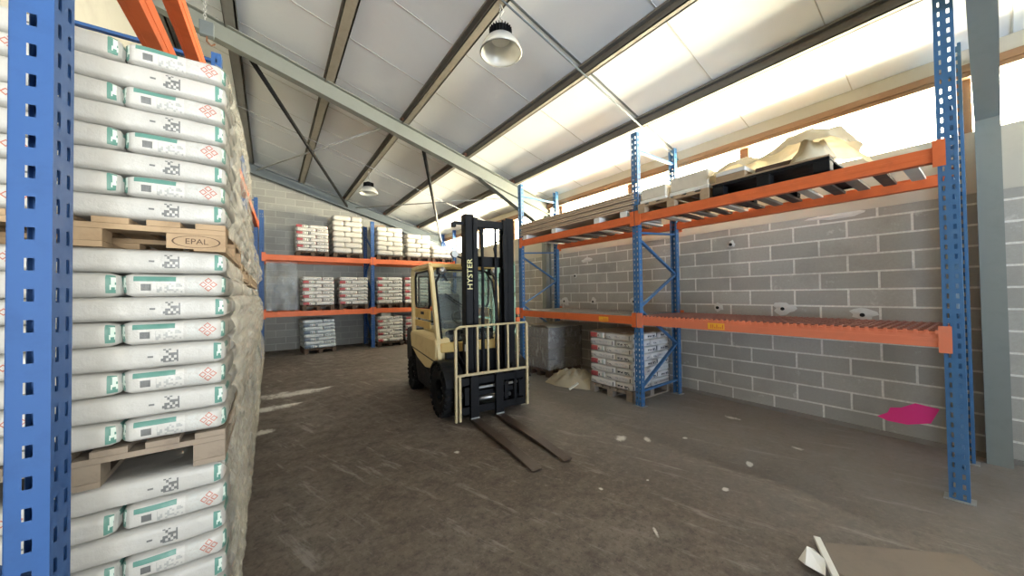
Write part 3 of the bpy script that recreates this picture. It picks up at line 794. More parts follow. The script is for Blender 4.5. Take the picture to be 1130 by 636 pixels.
# --- film wrapped block pallet ----------------------------------------------
pallet(4.30, 5.53, 0, -PI/2, 'dark pallet under the film-wrapped grey load', 'wood_dark', .62, .85)
wl = empty('wrapped_load', 'grey load wrapped in glossy film under the right rack beside the forklift guard', 'wrapped load', (4.30, 4.91, .145))
b = MB()
for k in range(4):
    for q in range(2): b.box(.0+q*.43, .42+q*.43, 0, .62, k*.20, k*.20+.192)
M['greyblock'] = paint('grey_brown_block', (.20, .175, .15), .7, 0, .4, (.14, .12, .10), 6)
b.build('block_stack', M['greyblock'], wl, bevel=.01)
def P(u, v):
    per = [(-.02, .64), (-.02, -.02), (.87, -.02), (.87, .64)]
    s = u*3; i = min(2, int(s)); f = s-i
    a, c = per[i], per[i+1]; nn = [(-1, 0, 0), (0, -1, 0), (1, 0, 0)][i]
    return (a[0]+(c[0]-a[0])*f, a[1]+(c[1]-a[1])*f, v*.80), nn
o = wrinkle_sheet('film', P, 60, 24, M['film_clear'], wl, .008, 6, 11)
def P(u, v):
    e = (abs(u-.5)*2)**6
    return (-.05+v*.95, -.04+u*.70, .835-.05*e), (0, 0, 1)
wrinkle_sheet('top_sheet', P, 24, 30, M['tarp_floor'], wl, .018, 6, 12, .003)

# --- crumpled tarpaulin on the floor ----------------------------------------
def blob(name, cx, cy, rx, ry, h, mat, seed, rz=0., n=40, label='', cat='', parent=None, base=0., pw=2.2, fold=1.):
    b = MB(); m = 48; off = Vector((seed*3.3, seed*5.1, 0)); R = Matrix.Rotation(rz, 3, 'Z')
    for i in range(n+1):
        r = i/n
        for j in range(m):
            a = 2*PI*j/m; ca, sa = math.cos(a), math.sin(a)
            rr = r*(1+.16*noise.noise(Vector((ca*2, sa*2, seed)))+.05*noise.noise(Vector((ca*6, sa*6, seed))))
            p = Vector((ca*rr*rx, sa*rr*ry, 0))
            hh = h*(1-r**pw)
            f1 = noise.noise(Vector((p.x*5, p.y*11, 0))+off); f2 = noise.noise(Vector((p.x*17, p.y*9, 3))+off)
            hh *= 1+fold*(.16*f1-.14*abs(f2)); hh = max(.004, hh+.016*(1-r)*noise.noise(Vector((p.x*9+p.y*14, p.y*4-p.x*5, 1))+off)*fold)
            ridge = 1-2.2*abs(noise.noise(Vector((p.x*9+p.y*3, p.y*6, 9))+off))+.5*noise.noise(Vector((p.x*25, p.y*19, 5))+off)
            hh = max(.004, hh+.045*fold*ridge*(1-r*r)*(1 if i else 1))
            q = R @ Vector((p.x, p.y, hh)); b.v.append((q.x, q.y, q.z))
    for i in range(n):
        for j in range(m):
            a = i*m+j; c = i*m+(j+1) % m
            if i == 0: b.f.append([a, (i+1)*m+j, (i+1)*m+(j+1) % m])
            else: b.f.append([a, a+m, c+m, c])
            b.mi.append(0)
    k0 = n*m; b.f.append([k0+j for j in reversed(range(m))]); b.mi.append(0)
    o = b.build(name, mat, parent, smooth=True, loc=(cx, cy, base))
    if label: tag(o, label, cat)
    return o
tf = blob('tarpaulin', 4.42, 4.36, .36, .54, .20, M['tarp_floor'], 2, .35, label='crumpled beige tarpaulin on the floor between the two pallets', cat='tarpaulin', fold=1.4)
o = MB().box(-.09, .09, -.035, .035, 0, .012).build('paper_sheet', M['white'], bevel=.003, loc=(4.02, 3.97, .10)); o.rotation_euler = (.1, -.6, -.6); o.location = (4.05, 4.02, .075)
tag(o, 'small white sheet sticking out of the beige tarpaulin', 'sheet')

# --- goods on the upper right shelf -----------------------------------------
zs = ZU
for k, y in enumerate((3.12, 3.62, 4.62, 5.48)):
    o = MB().box(0, .9, -.06, .06, 0, .085).build('foam_bearer', M['white'], bevel=.006, loc=(RX-.01, y, zs+.002))
    tag(o, 'white block under the stacked boards, %s from the middle upright' % ('first', 'second', 'third', 'fourth')[k], 'block', 'white blocks under the boards')
M['board'] = paint('pale_brown_board', (.56, .43, .31), .75, 0, .5, (.40, .29, .20), 5)
for k in range(7):
    b = MB(); z0 = 0.
    b.box(-.02, .93, 3.02-5.70, 0, 0, .020); b.box(.015, .90, 3.02-5.70+.03, -.03, .020, .034)
    o = b.build('wooden_board', M['board'], bevel=.003, loc=(RX+random.uniform(-.012, .012), 5.62+random.uniform(-.02, .02), zs+.088+k*.0355))
    tag(o, 'long brown board on the upper right shelf, %s of its stack' % (('bottom', 'sixth', 'fifth', 'fourth', 'third', 'second', 'top')[k]+(' from top' if 0 < k < 6 else '')), 'board', 'long boards on the upper right shelf')
pallet(RX-.03, 2.86, zs, -PI/2, 'wooden pallet on the upper shelf right of the middle upright', 'wood', .94, .95, h=.125)
for k, (y0, y1, h) in enumerate(((2.46, 2.84, .20), (1.93, 2.42, .235))):
    e = empty('wrapped_package', ('smaller cream paper-wrapped package touching the middle upright', 'larger cream paper-wrapped package on the upper shelf pallet')[k], 'package', (RX-.01, y0, zs+.127), -.03*k)
    MB().box(0, .85, 0, y1-y0, 0, h*.22).build('lower_sheet', M['white'], e, bevel=.008)
    MB().box(.012, .84, .008, y1-y0-.008, h*.23, h).build('wrapping', M['foam'], e, bevel=.014)
# dark pallet with bags and a tarpaulin
e = empty('plastic_pallet', 'black pallet with a pale edge strip under the draped tarpaulin', 'pallet', (RX-.03, .86, zs))
b = MB(); b.box(0, .95, 0, 1.02, .105, .135)
for y in (0, .46, .90):
    for x in (0, .42, .83): b.box(x, x+.12, y, y+.12, 0, .105)
b.box(.0, .95, 0, .12, 0, .02).box(.0, .95, .90, 1.02, 0, .02)
b.build('pallet_body', M['black'], e, bevel=.006)
MB().box(-.01, .10, 0, 1.03, .136, .150).build('edge_strip', M['wood'], e)
for k, (y, m_, h) in enumerate(((1.55, 'card', .07), (1.55, 'white', .045))):
    z0 = zs+.152 if k == 0 else zs+.152+.072
    o = MB().box(0, .6, 0, .30, 0, h).build(('cardboard_stack', 'newspaper_bundle')[k], M[m_], bevel=.008, loc=(RX-.01, y-.0, z0))
    tag(o, ('brown flat bundle at the left end of the black pallet', 'pale folded papers on the brown bundle under the draped tarpaulin')[k], ('bundle', 'papers')[k])
o = MB().box(0, .6, 0, .55, 0, .06).build('cardboard_stack', M['wood_dark'], bevel=.01, loc=(RX+.02, .92, zs+.152)); tag(o, 'dark flat bundle under the middle of the draped tarpaulin', 'bundle')
def P(u, v):
    # u along -Y from 1.93 to .72; v across the shelf
    y = 1.93-u*1.20
    prof = [(0, .13), (.12, .235), (.28, .27), (.36, .20), (.45, .20), (.62, .34), (.76, .36), (.9, .30), (1, .12)]
    for (a, za), (c, zc) in zip(prof[:-1], prof[1:]):
        if a <= u <= c: zt = za+(zc-za)*(u-a)/(c-a)
    w = math.sin(v*PI)
    edge = 1-(abs(v-.5)*2)**3*.55
    lift = zs+.12+ max(.045, zt*edge)
    return (RX-.06+v*.93, y+.03*math.sin(v*11), lift+.018), (-.25, -.1, 1)
o = wrinkle_sheet('tarpaulin', P, 60, 40, M['tarp'], None, .022, 9, 21); tag(o, 'beige tarpaulin draped over the black pallet on the upper right shelf', 'tarpaulin')
M['rag'] = paint('crumpled_cream_cloth', (.62, .54, .38), .7, 0, .3)
o = blob('cloth_bundle', RX+.10, 1.02, .14, .17, .20, M['rag'], 8, .4, label='crumpled cream cloth bundle hanging at the end of the draped tarpaulin', cat='cloth', base=zs+.152, fold=2.)

b = MB()
for me, mt in REST:
    st = 0 if me.materials[0] == SM['green'][0] else (1 if me.materials[0] == SM['plain'][0] else 2)
    b.add([mt @ v.co for v in me.vertices], [list(p.vertices) for p in me.polygons], st)
o = b.build('paper_sack', [SM['green'][0], SM['plain'][0], SM['red'][0]], smooth=True, fix=False)
tag(o, 'remaining cream and white sacks behind the film and at the rear of the loads', 'sack'); o['kind'] = 'stuff'

# ------------------------------------------------------------------ lamps
def lamp(x, y, z, label):
    e = empty('high_bay_lamp', label, 'lamp', (x, y, z), 0, None)
    # z = rim height; housing above
    t_ = bpy.data.materials.get('lamp_reflector')
    if not t_:
        t = NT('lamp_reflector'); t.fin((.62, .63, .61), .25); 
        tl = t.new('ShaderNodeBsdfTranslucent'); t.put(tl.inputs[0], (.7, .7, .68)); mx = t.new('ShaderNodeMixShader'); mx.inputs[0].default_value = .35
        t.l.new(t.b.outputs[0], mx.inputs[1]); t.l.new(tl.outputs[0], mx.inputs[2]); t.l.new(mx.outputs[0], t.out.inputs[0]); t_ = t.m
    prof = [(.105, .20), (.135, .185), (.165, .15), (.19, .10), (.207, .05), (.214, 0), (.222, 0), (.215, .052), (.197, .104), (.171, .156), (.14, .193), (.105, .205)]
    MB().lathe(prof).build('reflector', t_, e, smooth=True)
    MB().lathe([(.212, 0), (.224, .0), (.226, .008), (.212, .008)]).build('rim', M['chrome'], e, smooth=True)
    MB().lathe([(0, .17), (.09, .17), (.10, .185), (.10, .20), (0, .20)]).build('lamp_lens', M['white'], e, smooth=True)
    b = MB(); b.lathe([(0, .20), (.105, .20), (.105, .225), (.098, .23), (.098, .33), (.085, .34), (.05, .345), (.05, .37), (0, .37)])
    for j in range(22):
        a = 2*PI*j/22; b.bar((math.cos(a)*.09, math.sin(a)*.09, .28), (math.cos(a)*.122, math.sin(a)*.122, .28), .006, .11)
    b.build('housing', M['black'], e)
    e.scale = (1, 1, .80); zt = (T(x)+.01-z)/.80
    MB().tube([(0, 0, .36), (0, 0, .42), (.02, 0, .44), (.02, 0, .47), (0, 0, .48)], .006, 6).build('hook', M['chrome'], e)
    c = MB(); zz = .46; q = 0
    while zz < zt:
        pts = [(math.cos(a)*.010 if q % 2 else 0, 0 if q % 2 else math.cos(a)*.010, zz+.018+math.sin(a)*.018) for a in [2*PI*j/8 for j in range(9)]]
        c.tube(pts, .0025, 4, cap=False); zz += .028; q += 1
    c.build('chain', M['rod'], e)
    MB().tube([(.03, .0, .36), (.06, .02, .44), (.01, .03, .52), (.05, .01, .62), (.0, 0, max(zt, .66))], .005, 6).build('power_cable', M['white'], e, smooth=True)
    return e
lamp(2.03, 3.02, 4.18, 'nearest grey high-bay lamp with a black finned top')
lamp(2.03, 9.05, 4.16, 'far grey high-bay lamp hanging before the back wall')
# chain and hook block hanging by the girder above the left rack
e = empty('hanging_chain', 'grey chain with a dark hook block hanging over the left rack', 'chain', (-.66, 5.65, 4.98))
c = MB()
for q in range(16):
    zz = q*.036
    c.tube([(math.cos(a)*.016 if q % 2 else 0, 0 if q % 2 else math.cos(a)*.016, .12+zz+math.sin(a)*.026) for a in [2*PI*j/8 for j in range(9)]], .005, 5, cap=False)
c.build('chain', M['rod'], e)
MB().box(-.05, .09, -.04, .04, -.10, .08).build('hook_block', M['girder_dark'], e, bevel=.01)
MB().tube([(.02, 0, -.10), (.02, 0, -.16), (.06, 0, -.20), (.10, 0, -.17)], .010, 8).build('hook', M['rust'], e, smooth=True)

# ------------------------------------------------------------------ forklift
fk = empty('forklift', 'pale yellow and black forklift with lowered forks in the middle of the hall', 'forklift', (2.355, 3.76, 0), math.radians(-5.5))
def tyre(name, cx, cy, r, w, rim_r):
    b = MB(); cz = r
    prof = [(rim_r, -w/2+.02), (r*.80, -w/2), (r*.95, -w/2+.012), (r*.985, -w/2+.035), (r*.985, w/2-.035), (r*.95, w/2-.012), (r*.80, w/2), (rim_r, w/2-.02)]
    b.lathe(prof, (0, 0, 0), 'x', 40)
    n = 22
    for j in range(n):
        for sgn in (-1, 1):
            a = 2*PI*(j+(.5 if sgn > 0 else 0))/n
            p0 = Vector((sgn*.012, math.cos(a)*r*.985, math.sin(a)*r*.985)); a2 = a+.10
            p1 = Vector((sgn*(w/2-.004), math.cos(a2)*r*.975, math.sin(a2)*r*.975))
            b.bar(p0, p1, .034, .03, up=(0, math.cos(a), math.sin(a)))
            p2 = Vector((sgn*(w/2), math.cos(a2)*r*.86, math.sin(a2)*r*.86)); b.bar(p1, p2, .034, .018, up=(sgn, 0, 0))
    o = b.build(name, M['rubber'], fk, loc=(cx, cy, cz+.004))
    h = MB(); s = -1 if cx < 0 else 1
    h.lathe([(0, s*.03), (rim_r*.35, s*.03), (rim_r*.42, s*.0), (rim_r*.80, s*-.01), (rim_r*.88, s*(w/2-.03)), (rim_r+.01, s*(w/2-.018)), (rim_r+.01, -s*(w/2-.02)), (0, -s*(w/2-.02))], (0, 0, 0), 'x', 28)
    h.build('rim', M['black'], o, smooth=False)
    for j in range(6):
        a = 2*PI*j/6; MB().lathe([(0, 0), (.014, 0), (.014, s*.02), (0, s*.02)], (s*.002, math.cos(a)*rim_r*.6, math.sin(a)*rim_r*.6), 'x', 6).build('wheel_nut', M['zinc'], o)
    return o
tyre('front_wheel', -.50, .45, .335, .22, .17); tyre('front_wheel', .50, .45, .335, .22, .17)
tyre('rear_wheel', -.49, 2.0, .27, .17, .14); tyre('rear_wheel', .49, 2.0, .27, .17, .14)
# forks
for x in (-.265, .085):
    b = MB()
    b.prism([(0.0, .045), (.042, .045), (.042, .56), (0.0, .56)], x-.055, x+.055, 'x', 1)
    b.prism([(.042, .012), (.042, .052), (-.9, .048), (-1.36, .026), (-1.38, .018), (-.9, .014)], x-.055, x+.055, 'x')
    b.box(x-.045, x+.045, .0, .05, .56, .585, 1)
    b.build('fork', [M['fork'], M['black']], fk, bevel=.006)
    MB().box(x-.056, x+.056, -.006, .012, .050, .066).build('fork_collar', M['zinc'], fk)
# carriage
b = MB()
b.box(-.50, .50, .050, .085, .46, .55).box(-.50, .50, .050, .085, .10, .19).box(-.50, -.46, .05, .085, .19, .46).box(.46, .50, .05, .085, .19, .46)
b.box(-.30, -.26, .05, .16, .10, .60).box(.26+.07, .30+.07, .05, .16, .10, .60).box(-.5, .5, .09, .11, .30, .36)
b.build('carriage', M['black'], fk, bevel=.004)
MB().tube([(-.22, .12, .25), (.30, .12, .25)], .028, 12).build('side_shift_cylinder', M['chrome'], fk, smooth=True)
MB().tube([(-.36, .10, .40), (.40, .10, .40)], .018, 10).build('slide_rail', M['zinc'], fk, smooth=True)
for x in (-.36, .2, .42):
    MB().box(x-.03, x+.03, .03, .05, .22, .44).build('mounting_plate', M['black'], fk, bevel=.004)
# load backrest
b = MB()
for a_ in ((-.525, -.495, .0, .035, .04, 1.16), (-.475, -.445, .0, .035, .04, .60), (.495, .525, .0, .035, .10, 1.21)):
    MB().box(*a_).build('guard_post', M['guard'], fk, bevel=.003)
MB().tube([(-.51, .017, 1.15), (-.49, .017, 1.185), (-.45, .017, 1.20), (.51, .017, 1.21)], .014, 8).build('guard_top_rail', M['guard'], fk, smooth=True)
MB().box(-.50, .51, .003, .032, .585, .615).build('guard_lower_rail', M['guard'], fk, bevel=.003)
for i in range(1, 7):
    x = -.51+i*1.02/7-.0
    MB().box(x-.012, x+.012, .004, .030, .61, 1.195).build('guard_bar', M['guard'], fk, bevel=.003)
# mast: outer and inner channels
ML, MR = -.225, .385
def channel(x, s, y0, y1, z0, z1, w):
    b = MB(); b.box(x-w/2, x+w/2, y0, y0+.018, z0, z1).box(x-w/2, x+w/2, y1-.018, y1, z0, z1)
    xo = x+s*w/2; b.box(min(xo, xo-s*.018), max(xo, xo-s*.018), y0, y1, z0, z1); return b
for x, s in ((ML, -1), (MR, 1)):
    channel(x, s, .22, .36, .08, 2.66, .12).build('outer_mast_rail', M['black'], fk, bevel=.003)
    channel(x-s*.075, s, .20, .32, .10, 2.62, .07).build('inner_mast_rail', M['black'], fk, bevel=.003)
    MB().tube([(x-s*.075, .36, .25), (x-s*.075, .36, 1.9)], .032, 12).build('lift_cylinder', M['black'], fk, smooth=True)
    MB().tube([(x-s*.075, .36, 1.9), (x-s*.075, .36, 2.52)], .018, 12).build('lift_rod', M['chrome'], fk, smooth=True)
MB().box(-.20, .36, .23, .29, 2.50, 2.60).build('mast_top_bar', M['black'], fk, bevel=.006)
MB().box(-.28, .44, .33, .40, 1.98, 2.12).build('mast_cross_bar', M['black'], fk, bevel=.006)
MB().box(-.20, .36, .25, .33, .32, .46).build('mast_lower_bar', M['black'], fk, bevel=.006)
for x in (-.02, .18):
    MB().box(x-.018, x+.018, .26, .275, .55, 2.50).build('lift_chain', M['black'], fk)
MB().tube([(-.10, .25, 2.50), (-.06, .23, 2.46), (-.05, .23, 2.3), (-.03, .24, 1.9), (-.04, .25, 1.3), (-.05, .25, .6)], .016, 8).build('hydraulic_hose', M['rubber'], fk, smooth=True)
MB().tube([(.24, .24, 2.35), (.17, .23, 2.30), (.13, .22, 2.22), (.15, .22, 2.12), (.21, .24, 2.08)], .010, 8).build('hydraulic_hose', M['rubber'], fk, smooth=True)
MB().tube([(-.30, .22, 1.05), (-.40, .16, 1.12), (-.44, .14, 1.02), (-.42, .16, .85), (-.33, .2, .70)], .010, 8).build('hydraulic_hose', M['rubber'], fk, smooth=True)
MB().box(.26, .29, .19, .22, 1.95, 2.42).build('chain_anchor', M['black'], fk)
MB().lathe([(0, -.03), (.055, -.03), (.055, .03), (0, .03)], (.40, .28, 2.60), 'x', 20).build('mast_pulley', M['zinc'], fk, smooth=False)
b = MB(); b.box(-.42, -.28, .26, .29, 2.52, 2.56).box(-.45, -.40, .24, .30, 2.48, 2.54); b.build('mast_bracket', M['black'], fk, bevel=.004)
text_mesh('HYSTER', .118, 'brand_lettering', M['ltr'], fk, (-.222, .2185, 1.865), (0, 0, 0), .0012, (.90, 1, 1))
# work light arm left of the mast
b = MB(); b.lathe([(0, 0), (.045, .0), (.05, .05), (.03, .10), (0, .10)], (-.42, .24, 2.13), 'y', 18); b.build('work_light', M['zinc'], fk, smooth=False)
MB().tube([(-.42, .33, 2.13), (-.34, .33, 2.10), (-.28, .33, 2.08)], .012, 8).build('light_arm', M['black'], fk, smooth=True)
MB().tube([(.40, .30, .95), (.50, .34, 1.05), (.56, .36, 1.22), (.57, .36, 1.34)], .010, 8).build('mirror_arm', M['black'], fk, smooth=True)
b = MB(); b.box(.54, .60, .33, .37, 1.18, 1.26).box(.54, .60, .33, .37, 1.30, 1.40); b.build('turn_signal', [M['orange']], fk, bevel=.008)
# chassis
b = MB(); b.prism([(.50, .20), (1.6, .16), (2.2, .22), (2.2, .55), (.78, .55), (.60, .40)], -.42, .42, 'x'); b.build('chassis', M['black'], fk, bevel=.02)
for s in (-1, 1):
    # dark skirt between the wheels, running up to the counterweight
    b = MB(); b.prism([(.84, .22), (1.62, .22), (1.72, .40), (1.80, .62), (.86, .48)], s*.43-.0, s*.56, 'x'); b.build('side_skirt', M['black'], fk, bevel=.015)
    # front mudguard
    b = MB()
    for j in range(9):
        a0 = math.radians(28+j*15); a1 = math.radians(28+(j+1)*15)
        q = [(.45+math.cos(a)*r, .335+math.sin(a)*r) for a, r in ((a0, .37), (a1, .37), (a1, .395), (a0, .395))]
        b.prism(q, s*.36 if s > 0 else s*.61, s*.61 if s > 0 else s*.36, 'x')
    b.build('mudguard', M['black'], fk)
    # yellow side body with rounded lower line
    xa, xb = (s*.34, s*.565) if s > 0 else (s*.565, s*.34)
    b = MB(); b.prism([(.66, .66), (.80, .56), (1.20, .50), (1.66, .58), (2.05, .72), (2.12, .95), (2.05, 1.0), (.70, 1.0), (.63, .92)], xa, xb, 'x'); b.build('side_body', M['cream'], fk, bevel=.035)
    b = MB(); b.prism([(.64, .68), (2.08, .74), (2.08, .725), (.64, .665)], s*.566, s*.570, 'x'); b.build('trim_line', M['black'], fk)
# engine hood between
MB().box(-.34, .34, 1.05, 2.10, .5, 1.06).build('engine_hood', M['cream'], fk, bevel=.04)
# counterweight
b = MB(); b.prism([(-.54, 2.06), (.54, 2.06), (.54, 2.45), (.42, 2.66), (.2, 2.72), (-.2, 2.72), (-.42, 2.66), (-.54, 2.45)], .42, 1.02, 'z'); b.build('counterweight', M['black'], fk, bevel=.04)
b = MB(); b.prism([(-.5, 2.25), (.5, 2.25), (.5, 2.45), (.4, 2.62), (-.4, 2.62), (-.5, 2.45)], .16, .42, 'z'); b.build('counterweight_foot', M['black'], fk, bevel=.03)
# floor plate, cowl and dash
MB().box(-.50, .50, .60, .70, .80, .93).build('front_cowl', M['yellow'], fk, bevel=.015)
MB().box(-.44, .44, .56, .64, .35, .80).build('firewall', M['black'], fk, bevel=.01)
MB().box(-.40, .40, .70, 1.10, .52, .56).build('floor_plate', M['black'], fk)
b = MB(); b.prism([(.66, .60), (.80, .60), (.86, 1.06), (.72, 1.10)], -.36, .36, 'x'); b.build('dashboard', M['black'], fk, bevel=.02)
# overhead guard
def pillar(pts, w, d, nm, mat):
    for a, c in zip(pts[:-1], pts[1:]): pass
for s in (-1, 1):
    x = s*.515
    b = MB(); b.bar((x, .62, .60), (x, .70, 1.0), .06, .085, up=(0, 1, 0)); b.bar((x, .70, .98), (x, .985, 1.93), .055, .085, up=(0, 1, 0)); b.bar((x, .975, 1.90), (x, 1.06, 2.045), .055, .08, up=(0, 1, 0))
    b.build('front_pillar', M['cream'], fk, bevel=.01)
    b = MB(); b.bar((x, 2.02, .92), (x, 2.10, 1.95), .055, .09, up=(0, 1, 0)); b.bar((x, 2.10, 1.93), (x, 2.04, 2.045), .055, .08, up=(0, 1, 0))
    b.build('rear_pillar', M['cream'], fk, bevel=.01)
    b = MB(); b.bar((x, 1.02, 2.045), (x, 2.08, 2.045), .06, .06); b.build('roof_side_rail', M['cream'], fk, bevel=.012)
b = MB(); b.box(-.53, .53, 1.00, 1.07, 2.01, 2.07); b.build('roof_front_rail', M['yellow'], fk, bevel=.012)
b = MB(); b.box(-.53, .53, 2.02, 2.09, 2.01, 2.07); b.build('roof_rear_rail', M['cream'], fk, bevel=.012)
for i in range(6):
    x = -.40+i*.16; MB().box(x-.015, x+.015, 1.07, 2.02, 2.025, 2.055).build('roof_bar', M['yellow'], fk)
MB().box(-.50, .50, 1.06, 2.03, 2.062, 2.068).build('roof_sheet', M['glass'], fk)
# windscreen: slanted glass in a black frame
def quadsheet(pts, th, mat, nm, parent):
    p = [Vector(q) for q in pts]; n = (p[1]-p[0]).cross(p[2]-p[0]).normalized()*th
    return MB().add([*p, *[q+n for q in p]], [(0, 1, 2, 3), (7, 6, 5, 4), (0, 4, 5, 1), (1, 5, 6, 2), (2, 6, 7, 3), (3, 7, 4, 0)]).build(nm, mat, parent)
ws = empty('tmp2', '', ''); bpy.data.objects.remove(ws)
def yy(z): return .70+(z-.98)*(.285/.95)
wf = MB()
for a, c in (((-.46, .95), (-.40, .94)), ((-.40, .94), (.40, .94)), ((.40, .94), (.46, 1.0)), ((.46, 1.0), (.46, 1.80)), ((.46, 1.80), (.36, 1.97)), ((-.46, .98), (-.46, 1.78)), ((-.46, 1.78), (-.36, 1.97)), ((-.36, 1.97), (.36, 1.97))):
    wf.bar((a[0], yy(a[1]), a[1]), (c[0], yy(c[1]), c[1]), .024, .024)
wfo = wf.build('windscreen_frame', M['black'], fk)
quadsheet([(-.46, yy(.95), .95), (.46, yy(.95), .95), (.46, yy(1.97), 1.97), (-.46, yy(1.97), 1.97)], .004, M['glass'], 'windscreen_glass', wfo)
wi = MB().bar((-.35, yy(1.62)-.02, 1.62), (.12, yy(1.28)-.02, 1.28), .012, .012).bar((-.35, yy(1.58)-.02, 1.58), (.12, yy(1.24)-.02, 1.24), .01, .01).build('wiper', M['black'], fk)
# rear window
rw = MB()
for a, c in (((-.42, 1.12), (.42, 1.12)), ((.42, 1.12), (.42, 1.92)), ((.42, 1.92), (-.42, 1.92)), ((-.42, 1.92), (-.42, 1.12))):
    rw.bar((a[0], 2.06, a[1]), (c[0], 2.06, c[1]), .03, .03)
rwo = rw.build('rear_window_frame', M['black'], fk); MB().box(-.42, .42, 2.058, 2.062, 1.12, 1.92).build('rear_window_glass', M['glass'], rwo)
# side door with rounded black window frame above a yellow panel, on both sides
for s in (-1, 1):
    x = s*.49
    b = MB(); zt0, zt1 = 1.40, 1.97
    pts = [(1.16, 1.46), (1.22, zt0), (1.90, zt0), (1.97, 1.46), (1.99, 1.90), (1.93, zt1), (1.22, zt1), (1.14, 1.90), (1.16, 1.46)]
    for (a, za), (c, zc) in zip(pts[:-1], pts[1:]): b.bar((x, a, za), (x, c, zc), .022, .03, up=(1, 0, 0))
    fo = b.build('door_window_frame', M['black'], fk)
    b = MB(); b.prism(pts[:-1], x-.002, x+.002, 'x'); b.build('door_window_glass', M['glass'], fo)
    b = MB(); b.box(x-.012, x+.012, 1.14, 2.0, 1.22, 1.38).box(x-.012, x+.012, 1.14, 2.0, 1.08, 1.19); b.build('door_panel', M['yellow'], fk, bevel=.01)
    MB().box(x+s*.012, x+s*.018, 1.45, 1.62, 1.29, 1.335).build('door_handle', M['black'], fk)
# seat, wheel, headlights
b = MB(); b.box(-.24, .24, 1.25, 1.70, 1.06, 1.16); b.build('seat_cushion', M['seat'], fk, bevel=.03)
b = MB(); b.prism([(1.64, 1.12), (1.76, 1.12), (1.86, 1.62), (1.76, 1.62)], -.22, .22, 'x'); b.build('seat_backrest', M['seat'], fk, bevel=.03)
b = MB(); pts = []
for j in range(25):
    a = 2*PI*j/24; pts.append((math.cos(a)*.16-.02, 1.02+math.sin(a)*.12, 1.24-math.sin(a)*-.10))
b.tube(pts, .013, 8, cap=False); b.tube([(-.02, 1.02, 1.24), (-.02, .86, 1.0)], .02, 8); b.tube([(-.18, 1.02, 1.24), (.14, 1.02, 1.24)], .009, 6); b.build('steering_wheel', M['seat'], fk, smooth=True)
for x in (-.385, .455):
    e = MB().box(x-.055, x+.045, .93, 1.0, 1.90, 2.0).build('headlight_bracket', M['black'], fk, bevel=.006)
    MB().lathe([(0, -.045), (.042, -.04), (.052, -.02), (.05, .02), (.03, .05), (0, .05)], (x+.01, .90, 1.955), 'y', 20).build('headlight', M['chrome'], e, smooth=True)
b = MB().bar((-.40, .92, 1.96), (-.30, .90, 1.80), .02, .02).bar((.44, .93, 1.95), (.56, .92, 1.70), .02, .02); b.build('light_stay', M['black'], fk)
MB().box(-.31, -.285, .205, .22, .86, .95).build('rail_sticker', M['white'], fk)

# ------------------------------------------------------------------ foreground bits
b = MB(); b.add([(2.50, .10, .004), (2.47, .62, .004), (2.84, .655, .004), (3.30, .10, .004)], [(0, 1, 2, 3)])
cb = MB(); cb.prism([(2.56, .05), (2.60, .615), (2.84, .655), (3.36, .15), (3.1, -.1)], .001, .016, 'z')
o = cb.build('cardboard_sheet', paint('dusty_cardboard', (.235, .195, .155), .85, 0, .5, (.17, .145, .12), 5)); tag(o, 'dusty brown cardboard sheet on the floor in the lower right corner', 'cardboard')
e = empty('broken_plastic_piece', 'broken white plastic piece lying at the edge of the cardboard sheet', 'debris', (2.62, .63, .018), .0)
MB().bar((-.13, -.10, .015), (.17, .055, .03), .035, .022).build('bar', M['white'], e, bevel=.003)
b = MB(); b.add([(-.12, -.05, .004), (-.02, -.03, .03), (.08, .05, .006), (.0, .06, .05), (-.10, .075, .01), (-.15, .03, .03)], [(0, 1, 3), (1, 2, 3), (0, 3, 5), (3, 4, 5)])
o = b.build('torn_flap', M['white'], e); s = o.modifiers.new('t', 'SOLIDIFY'); s.thickness = .003

# ------------------------------------------------------------------ camera
yaw, pit, rol, f = math.radians(35.248), math.radians(.9717), math.radians(.7824), 378.374
fw = Vector((math.sin(yaw)*math.cos(pit), math.cos(yaw)*math.cos(pit), math.sin(pit))); rt = Vector((math.cos(yaw), -math.sin(yaw), 0)); up = rt.cross(fw)
R_ = rt*math.cos(rol)-up*math.sin(rol); U_ = rt*math.sin(rol)+up*math.cos(rol)
cam = bpy.data.cameras.new('camera'); co = bpy.data.objects.new('camera', cam); C.objects.link(co)
m = Matrix((R_, U_, -fw)).transposed().to_4x4(); m.translation = Vector((0, 0, 1.6)); co.matrix_world = m
cam.sensor_fit = 'HORIZONTAL'; cam.sensor_width = 36; cam.lens = f/W0*36; cam.clip_start = .02
bpy.context.scene.camera = co

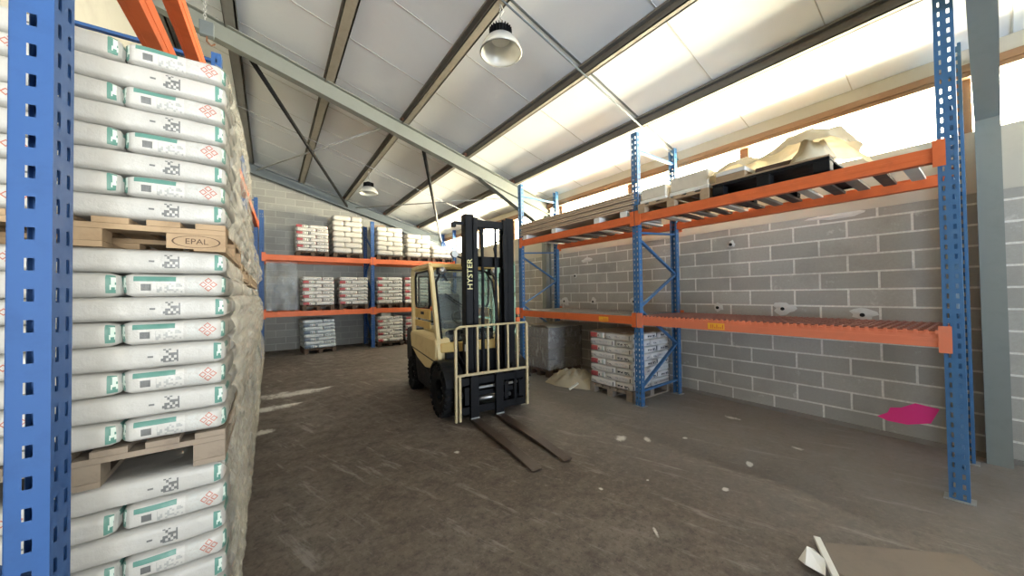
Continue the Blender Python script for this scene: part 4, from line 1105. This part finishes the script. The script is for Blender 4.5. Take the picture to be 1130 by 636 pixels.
# ------------------------------------------------------------------ daylight
w = bpy.data.worlds.new('daylight'); bpy.context.scene.world = w; w.use_nodes = True
n = w.node_tree.nodes; l = w.node_tree.links
tc = n.new('ShaderNodeTexCoord'); sp = n.new('ShaderNodeSeparateXYZ'); l.new(tc.outputs['Generated'], sp.inputs[0])
def ramp(sock, lo, hi, stops):
    mr = n.new('ShaderNodeMapRange'); mr.inputs[1].default_value = lo; mr.inputs[2].default_value = hi; l.new(sock, mr.inputs[0])
    rp = n.new('ShaderNodeValToRGB'); l.new(mr.outputs[0], rp.inputs[0]); cr = rp.color_ramp
    cr.elements[0].position, cr.elements[0].color = stops[0]; cr.elements[1].position, cr.elements[1].color = stops[-1]
    for p, c in stops[1:-1]: q = cr.elements.new(p); q.color = c
    return rp.outputs[0]
# sunlit yard and haze towards +x, cool open shade and sky behind the camera
warm = ramp(sp.outputs[2], -1, 1, [(0, (4.1, 3.85, 3.25, 1)), (.47, (4.1, 3.85, 3.25, 1)), (.53, (1.2, 1.14, .98, 1)), (.75, (.8, .88, 1.0, 1)), (1, (.6, .75, 1.0, 1))])
cool = ramp(sp.outputs[2], -1, 1, [(0, (1.30, 1.6, 1.98, 1)), (.48, (1.30, 1.6, 1.98, 1)), (.52, (.32, .41, .54, 1)), (1, (.25, .37, .60, 1))])
side = n.new('ShaderNodeMapRange'); side.inputs[1].default_value = -.2; side.inputs[2].default_value = .5; l.new(sp.outputs[0], side.inputs[0])
mxw = n.new('ShaderNodeMix'); mxw.data_type = 'RGBA'; l.new(side.outputs[0], mxw.inputs[0]); l.new(cool, mxw.inputs[6]); l.new(warm, mxw.inputs[7])
l.new(mxw.outputs[2], n['Background'].inputs[0]); n['Background'].inputs[1].default_value = 11.0
def portal(loc, sx, sy, rot):
    a = bpy.data.lights.new('portal', 'AREA'); a.shape = 'RECTANGLE'; a.size = sx; a.size_y = sy; a.cycles.is_portal = True
    o = bpy.data.objects.new('daylight_portal', a); C.objects.link(o); o.location = loc; o.rotation_euler = rot
portal((XW+.12, (-1.72+YB)/2, 3.35), .56, YB+1.72, (0, PI/2, 0))
portal((1.2, YF-.05, 1.45), 3.6, 2.9, (PI/2, 0, 0))
portal((XW+.12, (DY0+DY1)/2, 1.25), 2.5, DY1-DY0, (0, PI/2, 0))

sc = bpy.context.scene
sc.view_settings.view_transform = 'Standard'; sc.view_settings.look = 'None'; sc.view_settings.gamma = 1; sc.view_settings.use_curve_mapping = False
sc.view_settings.exposure = 1.36
sc.cycles.max_bounces = 10; sc.cycles.diffuse_bounces = 6; sc.cycles.transparent_max_bounces = 16
sc.cycles.sample_clamp_indirect = 8
